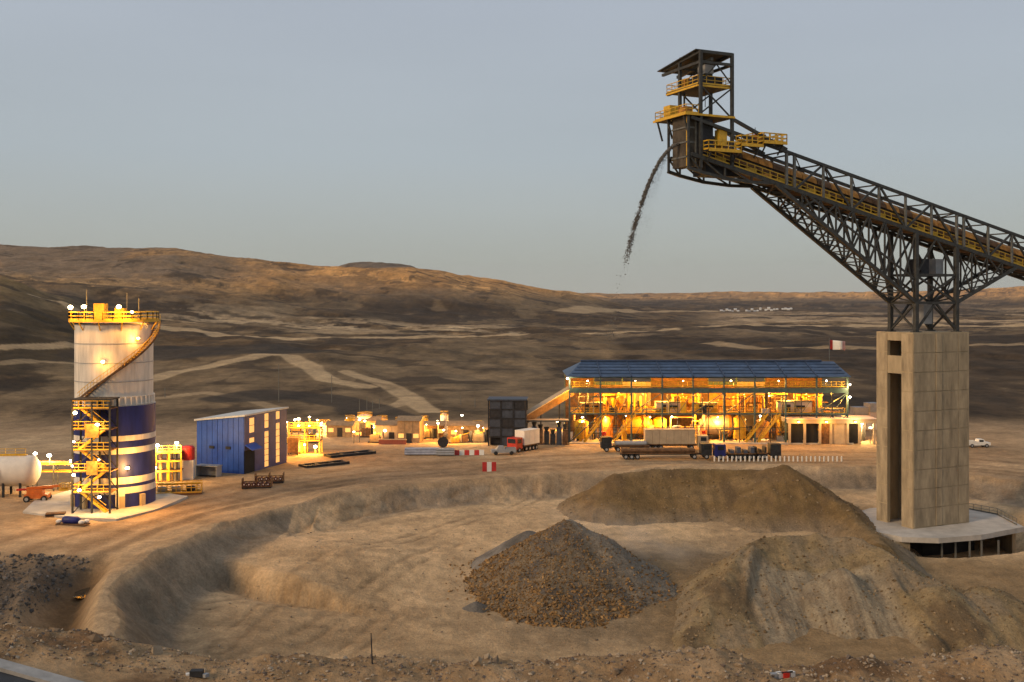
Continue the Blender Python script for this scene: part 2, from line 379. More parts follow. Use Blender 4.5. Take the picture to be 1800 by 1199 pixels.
def build_ground():
    pxs = np.concatenate([np.linspace(-6200, -700, 60, endpoint=False), np.linspace(-700, -60, 110, endpoint=False),
                          np.arange(-60, 1860, 2.6), np.linspace(1860, 2500, 110), np.linspace(2560, 8000, 60)])
    u = (pxs-900)/F
    Y = np.concatenate([np.linspace(2, 30, 16, endpoint=False), np.arange(30, 37, .5), np.arange(37, 44, .16), np.arange(44, 98, 1.1), np.arange(98, 190, .5),
                        np.arange(190, 330, 1.1), np.geomspace(330, 3200, 330, endpoint=False), np.geomspace(3200, 20000, 70)])
    X = u[None, :]*Y[:, None]; YY = np.repeat(Y[:, None], len(u), 1)
    z, sd, low, ch, rocks, d, zf = height(X, YY, True)
    z = np.where(YY > 15000, z-(YY-15000)*.02, z)
    c = np.ones(X.shape+(3,))*np.array((.345, .262, .180))
    # yard: paler worn patches, darker damp ones
    n = fbm(X*.03+4, YY*.05, 5); c = mixc(c, (.41, .32, .225), sstep(.0, .5, n)); c = mixc(c, (.26, .19, .125), sstep(-.05, -.45, n)*.7)
    tr = np.zeros_like(X)
    sdn = sd+1.5*fbm(X*.05, YY*.05, 3)
    for off, w in ((-7, 1.1), (-10.5, 1.2), (-15, 1.4), (-22, 1.6)): tr = np.maximum(tr, np.exp(-((sdn-off)/w)**2))
    c = mixc(c, (.225, .160, .105), tr*.75*(YY < 260))
    # pit floor and walls
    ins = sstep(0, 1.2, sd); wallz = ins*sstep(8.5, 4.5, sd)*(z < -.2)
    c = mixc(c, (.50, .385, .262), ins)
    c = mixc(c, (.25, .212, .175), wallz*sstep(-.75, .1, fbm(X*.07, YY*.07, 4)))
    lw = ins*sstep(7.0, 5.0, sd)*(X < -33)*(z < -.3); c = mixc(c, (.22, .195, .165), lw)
    c = mixc(c, (.36, .265, .17), ins*sstep(.05, .5, fbm(X*.05+11, YY*.03+2, 4))*.5)
    da = np.hypot((X-9-3)/1.25, YY-136); c = mixc(c, (.205, .170, .128), ins*np.exp(-(da/17)**4)*.75)
    dr = np.hypot((X-26)/1.3, YY-146); c = mixc(c, (.130, .112, .090), ins*np.exp(-(dr/9)**2)*.8)
    c = mixc(c, (.22, .162, .105), ins*rutmap(X, YY)*.7); f1 = fbm(X*.35, YY*.5, 6, gain=.62); c = c*(1+ins*.30*f1)[..., None]; c = c*(1+(1-ins)*.22*fbm(X*.3+4, YY*.5, 6, gain=.62))[..., None]
    c = c*(1-.20*ins*sstep(138, 120, YY))[..., None]
    c = mixc(c, (.225, .165, .098), ins*sstep(11, 20, X)*sstep(153, 146, YY)*.8)
    # left bank: gully, rocks
    c = mixc(c, (.27, .21, .15), low*.8); c = mixc(c, (.135, .090, .050), low*ch*.95); c = mixc(c, (.095, .083, .075), rocks*.9)
    # near berm and bench
    nb = (YY < 98)*1.0
    n2 = fbm(X*.5, YY*.5, 5)
    cb = np.ones(X.shape+(3,))*np.array((.31, .225, .145)); cb = mixc(cb, (.40, .30, .205), sstep(.05, .45, n2)); cb = mixc(cb, (.18, .12, .075), sstep(-.08, -.4, n2))
    c = np.where((nb > 0)[..., None] & (z > -4)[..., None], cb, c)
    # hills
    fw = sstep(254, 296, YY)*(1-.0*X)
    h = np.ones(X.shape+(3,))*np.array((.200, .132, .068))
    q1 = fbm(X/190, YY/300, 8, gain=.66); q2 = fbm(X/60+9, YY/110, 7, gain=.66); q3 = fbm(X/520+5, YY/800, 7, gain=.6); q4 = fbm(X/26+51, YY/60, 6, gain=.68)
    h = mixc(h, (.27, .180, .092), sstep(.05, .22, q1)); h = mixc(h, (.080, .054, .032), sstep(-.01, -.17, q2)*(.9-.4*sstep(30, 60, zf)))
    h = mixc(h, (.055, .040, .026), sstep(.07, .20, q4)*.75*sstep(3500, 1500, YY)); h = mixc(h, (.105, .080, .058), sstep(.03, .2, q3)*.6)
    pxg = 900+F*X/YY
    h = mixc(h, (.095, .077, .062), sstep(45, 75, zf)*sstep(520, 330, pxg)*sstep(-.45, -.1, q1)*.9)
    h = mixc(h, (.115, .082, .036), sstep(230, 150, pxg)*sstep(330, 420, YY)*sstep(1050, 900, YY)*.75)
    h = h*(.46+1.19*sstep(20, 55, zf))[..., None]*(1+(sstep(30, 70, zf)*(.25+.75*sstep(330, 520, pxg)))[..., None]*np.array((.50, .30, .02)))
    h = mixc(h, (.105, .092, .080), sstep(2600, 3000, YY)*sstep(5200, 4200, YY)*sstep(500, 560, pxg)*sstep(800, 740, pxg)*.8)
    h = mixc(h, (.31, .235, .150), sstep(.10, .24, fbm(X/120+70, YY/300+20, 8, gain=.66))*sstep(50, 15, zf)*.38)
    pale = np.exp(-((YY-1010-60*fbm(X/200, X/900, 3))/150)**2)*sstep(-.06, .12, fbm(X/70+2, YY/60, 7, gain=.66))
    h = mixc(h, (.40, .32, .225), pale*.85*sstep(180, 420, pxg)*sstep(1250, 1000, pxg))
    h = mixc(h, (.38, .295, .205), sstep(1180, 1330, pxg)*sstep(680, 1300, YY)*sstep(3300, 2200, YY)*sstep(-.05, .12, fbm(X/160, YY/420+8, 8, gain=.66))*.85)
    h = h*(1+.8*fbm(X/11, YY/20, 5, gain=.65)*sstep(2500, 500, YY)+.6*q4)[..., None].clip(.35, 1.8)
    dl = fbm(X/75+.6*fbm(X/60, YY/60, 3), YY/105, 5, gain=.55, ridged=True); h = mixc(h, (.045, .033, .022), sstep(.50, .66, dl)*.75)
    dl2 = fbm(X/190+3, YY/240, 5, gain=.55, ridged=True); h = mixc(h, (.24, .18, .115), sstep(.56, .70, dl2)*.4*sstep(70, 30, zf))
    wob = 3*fbm(X/25, YY/25, 3)
    for line, w, st in TRACKS:
        pts = hill_pts(line); dm = np.full(X.shape, 1e9); ys = [p[1] for p in pts]
        r = (Y > min(ys)-6*w) & (Y < max(ys)+6*w)
        for i in range(len(pts)-1): dm[r] = np.minimum(dm[r], seg_dist(X[r], YY[r], pts[i], pts[i+1])[0])
        h = mixc(h, (.43, .335, .225), st*sstep(w*1.0, w*.7, dm+wob*w*.05)*(YY > 300))
        h = mixc(h, (.07, .05, .032), .55*st*np.exp(-((dm-w*1.9)/(w*.45))**2)*(fbm(X/40, YY/40, 3) > 0))
    for line, w in (([(305, 622), (390, 617), (470, 613)], 34), ([(420, 700), (470, 694)], 14), ([(560, 700), (640, 716), (690, 735)], 9)):   # dark cut benches
        pts = hill_pts(line); dm = np.full(X.shape, 1e9); ys = [p[1] for p in pts]; r = (Y > min(ys)-4*w) & (Y < max(ys)+4*w)
        for i in range(len(pts)-1): dm[r] = np.minimum(dm[r], seg_dist(X[r], YY[r], pts[i], pts[i+1])[0])
        h = mixc(h, (.040, .034, .030), .85*sstep(w*1.1, w*.8, dm+wob))
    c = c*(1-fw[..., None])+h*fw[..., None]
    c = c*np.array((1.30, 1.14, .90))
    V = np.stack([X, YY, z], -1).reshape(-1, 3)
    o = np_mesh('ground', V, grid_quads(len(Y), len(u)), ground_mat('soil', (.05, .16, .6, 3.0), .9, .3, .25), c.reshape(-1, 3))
    return tag(o, None, None, kind='structure')
ground = build_ground()

ASPH = mat('asphalt', (.045, .047, .05), .9, var=.25, scale=2, bump=.2)
KERB = mat('kerb_concrete', (.36, .34, .31), .9, var=.2, scale=1.5, bump=.2)
def bench_road():
    a, b = P(-40, 1146, 36.8), P(165, 1203, 36.0); d = b-a; dn = Vector((d.x, d.y, 0)).normalized(); s = Vector((dn.y, -dn.x, 0))
    a0, b0 = a-d*6, b+d*1.2
    def slab(name, o0, o1, dz, mt):
        top = [a0+s*o0, b0+s*o0, b0+s*o1, a0+s*o1]
        m = MB(); m.add([(p.x, p.y, p.z+dz-.9) for p in top]+[(p.x, p.y, p.z+dz) for p in top], [(0, 1, 2, 3), (7, 6, 5, 4), (0, 4, 5, 1), (1, 5, 6, 2), (2, 6, 7, 3), (3, 7, 4, 0)])
        tag(m.build(name, mt), None, None, kind='structure')
    slab('road', .62, 9.0, -.13, ASPH); slab('kerb', 0, .62, 0, KERB)
bench_road()
# puddle in the gully: the lamps of the yard reflect in it
WATER = mat('muddy_water', (.05, .035, .02), .06, var=.1, spec=.6)
def puddle():
    c = G(153, 1046, -2.9); m = MB(); n = 28
    m.add([(c.x+1.3*math.cos(2*math.pi*k/n)*(1+.2*vnoise(k*.7, 1)), c.y+2.4*math.sin(2*math.pi*k/n)*(1+.2*vnoise(k*.6, 4)), H(c.x, c.y)+.10) for k in range(n)], [tuple(range(n))])
    o = m.build('puddle', WATER); tag(o, None, None, kind='structure')
puddle()

# ================================================================ stockpiles
def field_mound(name, label, cat, x0, x1, y0, y1, step, zfun, cfun, m, group=None):
    xs = np.arange(x0, x1+step, step); ys = np.arange(y0, y1+step, step)
    X, Y = np.meshgrid(xs, ys); base = height(X, Y); z = zfun(X, Y, base)
    keep = (z > base-.5)
    z = np.maximum(z, base-1.2)
    Q = grid_quads(len(ys), len(xs)); k = keep.ravel()[Q].any(1); Q = Q[k]
    used = np.unique(Q); mp = -np.ones(X.size, int); mp[used] = np.arange(len(used))
    V = np.stack([X, Y, z], -1).reshape(-1, 3)[used]; C = cfun(X, Y, z).reshape(-1, 3)[used]
    o = np_mesh(name, V, mp[Q], m, C); return tag(o, label, cat, group)
def crest_cone(X, Y, pts, slope, plateau=0.0, rnd=1.0):
    best = np.full(X.shape, -1e9)
    for i in range(len(pts)-1):
        d, t = seg_dist(X, Y, pts[i], pts[i+1]); zc = pts[i][2]+(pts[i+1][2]-pts[i][2])*t
        dd = np.maximum(np.sqrt(d*d+rnd*rnd)-rnd-plateau, 0); best = np.maximum(best, zc-slope*dd)
    return best
SOILM = ground_mat('pile_soil', (.5, 3.5), .9, .3, .3)
# broad flat-topped brown mound
M1 = [tuple(P(a, b, D)) for a, b, D in ((1082, 833, 178), (1140, 826, 180), (1240, 825, 181), (1335, 826, 179), (1380, 817, 176), (1440, 862, 171), (1500, 906, 163), (1530, 936, 151), (1545, 958, 142))]
def z1(X, Y, b):
    n = fbm(X*.12, Y*.12, 4); g = fbm(X*.45, Y*.10, 4, ridged=True)
    Yt = np.where((Y < 176) & (X < 44), 176-(176-Y)*(.8+.2*sstep(36, 44, X)), Y)
    z = crest_cone(X+.9*n, Yt+.9*fbm(X*.1+8, Y*.1, 3), M1, .62, .35, .12)
    return z+.34*g*sstep(4, 1.0, z)+.22*fbm(X*.5, Y*.5, 5)
def c1(X, Y, z):
    c = np.ones(X.shape+(3,))*np.array((.215, .135, .055)); n = fbm(X*.1, Y*.2, 5)
    c = mixc(c, (.27, .175, .080), sstep(.0, .45, n)); c = mixc(c, (.165, .105, .052), sstep(0, -.45, fbm(X*.4, Y*.2+4, 4))*.7)
    return mixc(c, (.30, .225, .145), sstep(-1.2, -4, z)*.8)
field_mound('stockpile_mound', 'broad flat-topped mound of brown soil left of the concrete tower', 'mound', 2, 64, 132, 200, .4, z1, c1, SOILM)
# dug mound in front of it
M2 = [tuple(P(a, b, D)) for a, b, D in ((1185, 1075, 129), (1255, 1008, 134), (1300, 968, 138), (1340, 946, 141), (1420, 940, 142), (1505, 944, 141), (1545, 962, 138),
                                        (1600, 1000, 135), (1660, 1020, 134), (1740, 1036, 133), (1840, 1060, 132))]
SPUR = [tuple(P(a, b, D)) for a, b, D in ((1325, 960, 137), (1310, 1010, 131), (1300, 1075, 125), (1290, 1150, 118))]
SPUR2 = [tuple(P(a, b, D)) for a, b, D in ((1545, 962, 138), (1575, 1010, 131), (1600, 1070, 125), (1640, 1120, 118))]
LOB = [tuple(P(a, b, D))+(r,) for a, b, D, r in ((1650, 1030, 127, 5.2), (1735, 1035, 128, 6.0), (1478, 1000, 131, 1.6), (1800, 1075, 124, 5))]
def z2(X, Y, b):
    wx = X+.6*fbm(X*.2, Y*.2, 4); wy = Y+.5*fbm(X*.2+5, Y*.2, 4)
    z = crest_cone(wx, np.where(wy < 139.5, 139.5-(139.5-wy)*.58, wy), M2, .66, .0, .12)
    z = np.maximum(z, crest_cone(wx, wy, SPUR, 1.05, .0, .12)); z = np.maximum(z, crest_cone(wx, wy, SPUR2, .9, .0, .15))
    xa = np.interp(Y, [110, 118, 125, 131, 137, 142], [SPUR[3][0]-1, SPUR[3][0], SPUR[2][0], SPUR[1][0], SPUR[0][0], SPUR[0][0]+2])+.5
    xb = np.interp(Y, [110, 118, 125, 131, 138, 142], [SPUR2[3][0]+1, SPUR2[3][0], SPUR2[2][0], SPUR2[1][0], SPUR2[0][0], SPUR2[0][0]])-1.2
    face = 136.4+1.5*fbm(X*.22, X*.1, 3)-.5*np.abs(fbm(X*1.1, Y*.1, 3))
    zc = -7.45+(Y-117)*.305-.30*np.abs(fbm(X*1.8, Y*.06, 3))-.35*np.abs(fbm(X*.6, Y*.05, 2))
    inside = sstep(0, .7, X-xa)*sstep(0, 1.2, xb-X)*sstep(.4, -.4, Y-face)
    z = z*(1-inside)+np.minimum(z, zc)*inside
    for lx, ly, lz, r in LOB:
        d = np.hypot(wx-lx, (wy-ly)*.8); z = np.maximum(z, lz-.75*np.maximum(np.sqrt(d*d+r*r*.2)-r*.45, 0)-.0)
    lay = sstep(60, 63, X)*.16*np.sin(z*3.6+2*fbm(X*.2, Y*.2, 3))
    return z+.12*fbm(X*1.1, Y*1.1, 4)+.28*fbm(X*.4, Y*.25, 5)+.25*fbm(X*.5, Y*.14, 4, ridged=True)+lay
def c2(X, Y, z):
    c = np.ones(X.shape+(3,))*np.array((.31, .22, .11)); n = fbm(X*.2, Y*.2, 5)
    c = mixc(c, (.285, .21, .125), sstep(-.05, .4, n)); c = mixc(c, (.15, .10, .055), sstep(0, -.4, n)*.8)
    fl = sstep(27.5, 29, X)*sstep(46, 44, X)*sstep(135.6, 134.6, Y)
    c = mixc(c, (.38, .30, .195), fl*.8)
    return mixc(c, (.15, .10, .06), sstep(.25, .6, fbm(X*2.2, Y*.12, 3, ridged=True))*fl*.45)
field_mound('dug_mound', 'tan mound with a dug fluted face in front of the concrete tower', 'mound', 15, 78, 106, 152, .27, z2, c2, SOILM)

# cone of crushed ore under the conveyor head
APEX = Vector(P(997, 909, 141.5))
ROCKC = [(.30, .215, .125), (.23, .165, .10), (.36, .27, .165), (.16, .12, .085), (.27, .20, .13)]
ORES = [mat('ore_%d' % i, c, .9, var=.2, scale=3, bump=.4) for i, c in enumerate(ROCKC)]
def z3(X, Y, b):
    d = np.hypot(X-APEX.x+.5*fbm(X*.3, Y*.3, 3), Y-APEX.y+.5*fbm(X*.3+7, Y*.3, 3))
    z = APEX.z-.25-.615*(np.sqrt(d*d+.5)-.5)+.012*np.maximum(d-10, 0)**2
    # a low saddle of fines running off to the right
    a = np.arctan2(Y-APEX.y, X-APEX.x)
    return z+.25*fbm(X*.9, Y*.9, 5)+.85*fbm(a*2.2+3, d*.16, 4)*sstep(1, 6, d)-.35*np.exp(-((a+1.9+.02*d)/.16)**2)*sstep(2, 6, d)
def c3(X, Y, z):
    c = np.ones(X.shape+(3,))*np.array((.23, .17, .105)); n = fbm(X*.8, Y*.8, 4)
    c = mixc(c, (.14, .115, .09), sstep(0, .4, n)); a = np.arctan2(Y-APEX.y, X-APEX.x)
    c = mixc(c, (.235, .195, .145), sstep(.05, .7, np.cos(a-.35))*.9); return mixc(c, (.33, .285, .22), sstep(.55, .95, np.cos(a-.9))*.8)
pile = thing('ore_pile', 'cone of coarse crushed ore below the end of the conveyor', 'ore pile', (0, 0, 0))
o = field_mound('pile_body', None, None, APEX.x-22, APEX.x+22, APEX.y-20, APEX.y+18, .35, z3, c3, ground_mat('ore_soil', (1.5, 5), .9, .25, .45)); o.parent = pile
def rock_verts():
    ph = (1+5**.5)/2
    v = np.array([(-1, ph, 0), (1, ph, 0), (-1, -ph, 0), (1, -ph, 0), (0, -1, ph), (0, 1, ph), (0, -1, -ph), (0, 1, -ph), (ph, 0, -1), (ph, 0, 1), (-ph, 0, -1), (-ph, 0, 1)])/1.9
    f = np.array([(0, 11, 5), (0, 5, 1), (0, 1, 7), (0, 7, 10), (0, 10, 11), (1, 5, 9), (5, 11, 4), (11, 10, 2), (10, 7, 6), (7, 1, 8),
                  (3, 9, 4), (3, 4, 2), (3, 2, 6), (3, 6, 8), (3, 8, 9), (4, 9, 5), (2, 4, 11), (6, 2, 10), (8, 6, 7), (9, 8, 1)])
    return v, f
RV, RF = rock_verts()
def rocks_mesh(name, pos, size, m, cols, parent=None):
    n = len(pos); V = np.repeat(RV[None], n, 0)*(1+.35*rng.standard_normal((n, 12, 1)).clip(-1.3, 1.3))
    V = V*(np.array([1, .85, .7])*(1+.25*rng.standard_normal((n, 1, 3)))).clip(.4, 1.6)
    t = rng.random(n)*6.28; c, s = np.cos(t)[:, None], np.sin(t)[:, None]
    V = np.stack([V[..., 0]*c-V[..., 1]*s, V[..., 0]*s+V[..., 1]*c, V[..., 2]], -1)
    t = rng.random(n)*6.28; c, s = np.cos(t)[:, None], np.sin(t)[:, None]
    V = np.stack([V[..., 0], V[..., 1]*c-V[..., 2]*s, V[..., 1]*s+V[..., 2]*c], -1)
    V = V*size[:, None, None]+pos[:, None, :]
    Fq = (RF[None]+12*np.arange(n)[:, None, None]).reshape(-1, 3)
    C = np.repeat(cols[:, None, :], 12, 1).reshape(-1, 3)
    o = np_mesh(name, V.reshape(-1, 3), Fq, m, C, smooth=False); o.parent = parent; return o
STONEM = ground_mat('stone', (2.0, 9.0), .5, .06, .25)
def ore_rocks():
    n = 34000; a = rng.random(n)*2*math.pi; r = 21.5*np.sqrt(rng.random(n))
    keep = (np.cos(a+math.pi/2) > -.95)
    a, r = a[keep], r[keep]; x = APEX.x+r*np.cos(a); y = APEX.y+r*np.sin(a); b = height(x, y); z = z3(x, y, b)
    k = ((z > b-.1) | (rng.random(len(a)) < .07*np.clip(1-(r-14)/5, 0, 1)**3)) & ~((np.cos(a-.35) > .35+.25*rng.standard_normal(len(a))) & (rng.random(len(a)) < .85)); z = np.maximum(z, b); x, y, z, r = x[k], y[k], z[k], r[k]
    s = (.05+.15*rng.random(len(x))**3)*(.7+.75*np.clip(r/16, 0, 1)**2)
    cc = np.array(ROCKC)[rng.integers(0, 5, len(x))]*(.6+.55*rng.random((len(x), 1)))*np.array((1.05,.84,.56))
    o = rocks_mesh('loose_rocks', np.stack([x, y, z+s*.25], -1), s, STONEM, cc, pile); o['kind'] = 'stuff'
ore_rocks()
# small heaps of grey fines beside the cone
def heap(label, px, py, D, hgt_m, rx, ry, col, slope=.6):
    c = P(px, py, D)
    def zf_(X, Y, b): 
        d = np.hypot((X-c.x)/rx, (Y-c.y)/ry)*rx*.62/slope
        return c.z-slope*(np.sqrt(d*d+.4)-.6)+.2*fbm(X*.6, Y*.6, 4)
    def cf_(X, Y, z): 
        q = np.ones(X.shape+(3,))*np.array(col); n = fbm(X*.5, Y*.5, 5)
        return mixc(mixc(q, tuple(k*1.45 for k in col), sstep(.05, .4, n)), tuple(k*.6 for k in col), sstep(-.05, -.4, n)*.7)
    field_mound('fines_heap', label, 'heap', c.x-16, c.x+16, c.y-12, c.y+12, .4, zf_, cf_, SOILM, 'heaps of fines around the ore pile')
heap('low grey heap of fines at the front left foot of the ore pile', 838, 1056, 130.5, 3, 8, 5, (.175, .155, .130), .36)
heap('small grey heap of fines behind the left shoulder of the ore pile', 930, 932, 147.0, 3, 2.6, 2.6, (.17, .15, .125), .62)

# clods and stones on the two soil mounds
def mound_clods(zfun, x0, x1, y0, y1, n, label):
    x = rng.uniform(x0, x1, n); y = rng.uniform(y0, y1, n); b = height(x, y); z = zfun(x, y, b); k = z > b+.05; x, y, z = x[k], y[k], z[k]
    s_ = .05+.16*rng.random(len(x))**4; cc = np.array([(.25, .175, .095), (.17, .115, .06), (.32, .235, .14)])[rng.integers(0, 3, len(x))]
    o = rocks_mesh('clods', np.stack([x, y, z+s_*.2], -1), s_, STONEM, cc); tag(o, label, 'clods', kind='stuff')
mound_clods(z1, 4, 60, 150, 190, 3500, 'clods and stones scattered over the broad brown mound')
mound_clods(z2, 17, 74, 114, 148, 6000, 'clods and stones scattered over the dug tan mound')
# ---- loose stones on the near berm: the largest are things, the rest stuff
def berm_stones():
    n = 9000; x = rng.uniform(-26, 26, n); y = rng.uniform(38.0, 43.4, n); s = .02+.07*rng.random(n)**3
    cc = np.array([(.33, .25, .17), (.24, .175, .12), (.40, .32, .23), (.16, .125, .10)])[rng.integers(0, 4, n)]
    z = height(x, y)
    o = rocks_mesh('gravel', np.stack([x, y, z+s*.2], -1), s, STONEM, cc); tag(o, 'gravel and clods strewn over the near dirt berm', 'gravel', kind='stuff')
    spots = [(rng.uniform(-22, 22), rng.uniform(38.6, 42.0), .08+.13*rng.random()**2) for _ in range(34)]
    spots += [(G(180, 1185, 17).x, 40.2, .30), (G(278, 1186, 17).x, 40.4, .27), (G(212, 1120, 17.8).x, 41.2, .2), (G(870, 1152, 17.6).x, 41.2, .2), (G(840, 1175, 17.2).x, 40.6, .24)]
    for i, (x, y, s) in enumerate(spots):
        c = np.array([[(.33, .245, .16), (.20, .145, .095), (.36, .28, .19)][i % 3]])
        o = rocks_mesh('boulder', np.array([[0., 0., 0.]]), np.array([s]), STONEM, c); o.location = (x, y, H(x, y)+s*.25)
        tag(o, 'loose tan stone lying on the rough dirt berm in the foreground', 'stone', 'loose stones on the near berm')
    n = 4200; x = rng.uniform(-75, -50, n); y = rng.uniform(108, 132, n); s = .05+.26*rng.random(n)**4
    k = x < -51+.3*rng.standard_normal(n)-.06*(y-118); x, y, s = x[k], y[k], s[k]
    cc = np.array([(.13, .112, .095), (.09, .08, .07), (.18, .155, .13)])[rng.integers(0, 3, len(x))]
    o = rocks_mesh('rubble', np.stack([x, y, height(x, y)+s*.2], -1), s, STONEM, cc); tag(o, 'dark grey rubble bank at the left edge below the yard', 'rubble', kind='stuff')
berm_stones()
# scattered stones on the pit floor
def pit_stones():
    n = 700; x = rng.uniform(-36, 40, n); y = rng.uniform(112, 165, n); s = .05+.14*rng.random(n)**4
    z = height(x, y); k = z < -2.5; x, y, z, s = x[k], y[k], z[k], s[k]
    cc = np.array([(.33, .26, .18), (.22, .17, .12), (.28, .21, .14)])[rng.integers(0, 3, len(x))]
    o = rocks_mesh('scattered_stones', np.stack([x, y, z+s*.2], -1), s, STONEM, cc); tag(o, 'small stones scattered over the pit floor', 'stones', kind='stuff')
pit_stones()
# ================================================================ shared materials for built things
CONC = mat('concrete', (.43, .33, .20), .9, var=.16, scale=.6, bump=.15, streak=.7)
CONC_D = mat('concrete_panel_face', (.41, .315, .195), .9, var=.24, scale=.9, bump=.2, streak=.75)
SLABM = mat('slab_concrete', (.50, .45, .38), .85, var=.14, scale=.5, bump=.1)
STEEL = mat('grey_steel', (.062, .060, .053), .65, .25, var=.3, scale=1.5)
STEEL_L = mat('light_steel', (.16, .155, .135), .6, .2, var=.25, scale=1.5)
DARK = mat('dark_steel', (.03, .03, .033), .7, .2, var=.3, scale=2)
BLACK = mat('dark_interior', (.012, .012, .013), .9, var=.2)  # near-black colour standing for the shade inside openings
YEL = mat('safety_yellow', (.70, .40, .028), .55, var=.18, scale=2)
ORG = mat('rusty_orange_cover', (.58, .25, .04), .7, var=.35, scale=1.2)
RUST = mat('rust_brown', (.17, .085, .035), .8, var=.35, scale=1.5)
WHITE = mat('white_paint', (.74, .70, .62), .6, var=.08, scale=.5)
SILOW = mat('weathered_white_plate', (.66, .61, .53), .65, var=.16, scale=1.1, streak=.85)
TAN = mat('tan_cladding', (.44, .33, .21), .7, var=.12, scale=.7)
BLUE = mat('blue_cladding', (.012, .070, .36), .5, var=.16, scale=.7)
NAVY = mat('navy_paint', (.012, .019, .15), .5, var=.3, scale=.9, streak=.8)
ROOFB = mat('blue_roof_sheet', (.050, .090, .165), .5, .1, var=.3, scale=.5)
GRNST = mat('green_blue_steel', (.07, .12, .115), .6, .2, var=.2)
REDP = mat('red_paint', (.50, .025, .015), .5, var=.15)
ORANGEP = mat('orange_paint', (.60, .14, .02), .5, var=.18)
TYRE = mat('rubber', (.02, .02, .02), .9, var=.2)
GLASS = mat('cab_glass', (.02, .025, .03), .08, var=.05, spec=.7)
BELT = mat('ore_on_belt', (.07, .055, .042), .95, var=.4, scale=3, bump=.6)
GREYP = mat('grey_paint', (.30, .30, .30), .6, var=.12)
PINKW = mat('pale_panel', (.60, .47, .38), .7, var=.1, scale=.5)
WARM = mat('lamp_sodium', (1, .7, .3), .5, emit=(1.0, .74, .36), estr=22)
COOL = mat('lamp_white', (1, .95, .85), .5, emit=(1.0, .90, .72), estr=22)
LITWIN = mat('lit_window', (.9, .5, .15), .5, emit=(1.0, .50, .14), estr=.6)

def lamp_light(o, loc, power, col=(1.0, .55, .16), r=.35):
    l = bpy.data.lights.new('lamp_light', 'POINT'); l.energy = power; l.color = col; l.shadow_soft_size = r
    q = bpy.data.objects.new('lamp_light', l); COL.objects.link(q); q.parent = o; q.location = loc; return q
_flood = None
def floodlight(parent, loc, power=900, cool=False, size=1.0, off=(0, -.6, -.5), col=None):
    """fitting with a lit lens, and the light it gives"""
    size *= random.uniform(.5, 1.0)
    m = MB(); m.b6(-.30*size, .30*size, -.02, .22*size, -.24*size, .24*size); m.bar((0, .1, -.24*size), (0, .1, -.6*size), .08)
    f = m.build('floodlight', DARK, parent); f.location = loc
    m = MB(); m.smooth = True; m.ball((0, -.06, 0), .30*size, 10, 6, random.uniform(.45, .85)); m.build('lens', COOL if cool else WARM, f)
    if power: lamp_light(f, off, power, col or ((1.0, .62, .24) if cool else (1.0, .45, .075)))
    return f
def rail(m, pts, h=1.1, post=1.6, w=.05, mid=True):      # handrail through 3-D points
    for a, b in zip(pts[:-1], pts[1:]):
        a, b = Vector(a), Vector(b); up = Vector((0, 0, h)); L = (b-a).length; n = max(1, round(L/post))
        m.bar(a+up, b+up, w*1.3)
        if mid: m.bar(a+up*.52, b+up*.52, w)
        m.bar(a+Vector((0, 0, .1)), b+Vector((0, 0, .1)), w*.6, .2)
        for k in range(n+1): p = a.lerp(b, k/n); m.bar(p, p+up, w)
    return m

# ================================================================ concrete tower with the conveyor on top
A25 = R(25); U = Vector((math.cos(A25), math.sin(A25), 0)); W = Vector((-math.sin(A25), math.cos(A25), 0))
CORN = G(1605, 930, -3.0); PL, PW = 11.5, 7.5
PC = CORN+U*PL/2+W*PW/2; PTOP = 26.35
pier = thing('concrete_tower', 'tall pale concrete tower with a slotted left side carrying the conveyor', 'tower', (PC.x, PC.y, -3.0), A25)
ph = PTOP+3.0; x0, x1, y0, y1 = -PL/2, PL/2, -PW/2, PW/2
MB().b6(x0+.55, x1, y0+.0, y0+.55, 0, ph).build('front_wall', CONC, pier)
MB().b6(x0+.55, x1, y1-.55, y1, 0, ph).build('back_wall', CONC, pier)
MB().b6(x1-.55, x1-.002, y0+.56, y1-.56, 0, ph).build('side_wall', CONC, pier)
sl0, sl1 = -1.45, 1.45                                    # the slot in the left side (y from near to far)
m = MB(); m.b6(x0, x0+.55, y0, sl0, 0, ph); m.b6(x0, x0+.55, sl1, y1, 0, ph)
m.b6(x0+.02, x0+.53, sl0, sl1, ph-1.3, ph); m.b6(x0+.02, x0+.53, sl0, sl1, ph-6.3, ph-3.6); m.build('slotted_wall', CONC, pier)
MB().b6(x0+.56, x1-.56, y0+.56, y1-.56, ph-.5, ph-.02).build('cap_slab', CONC, pier)
MB().b6(x0+4.0, x0+4.3, y0+.56, y1-.56, 0.02, ph-.52).build('inner_wall', CONC_D, pier)
lift = 2.92; nl = 10
for k in range(nl):                                      # poured lifts, board-marked panels a little proud with open joints
    z0, z1_ = k*lift+.07+(.0 if k else .1), min((k+1)*lift-.07, ph-.06)
    for a, b in ((0, .39), (.39, .50), (.50, .80), (.80, 1.0)):
        q = .06 if (a, b) != (.39, .50) else .14
        dx = x0+.08+(PL-.16)*a+.05; dx2 = x0+.08+(PL-.16)*b-.05
        MB().b6(dx, dx2, y0-q-.02*random.random(), y0+.02, z0, z1_).build('concrete_panel', CONC_D, pier)
    for a, b in ((y0+.08, sl0-.02), (sl1+.02, y1-.06)):
        MB().b6(x0-.03-.02*random.random(), x0+.02, a, b, z0, z1_).build('concrete_panel', CONC_D, pier)
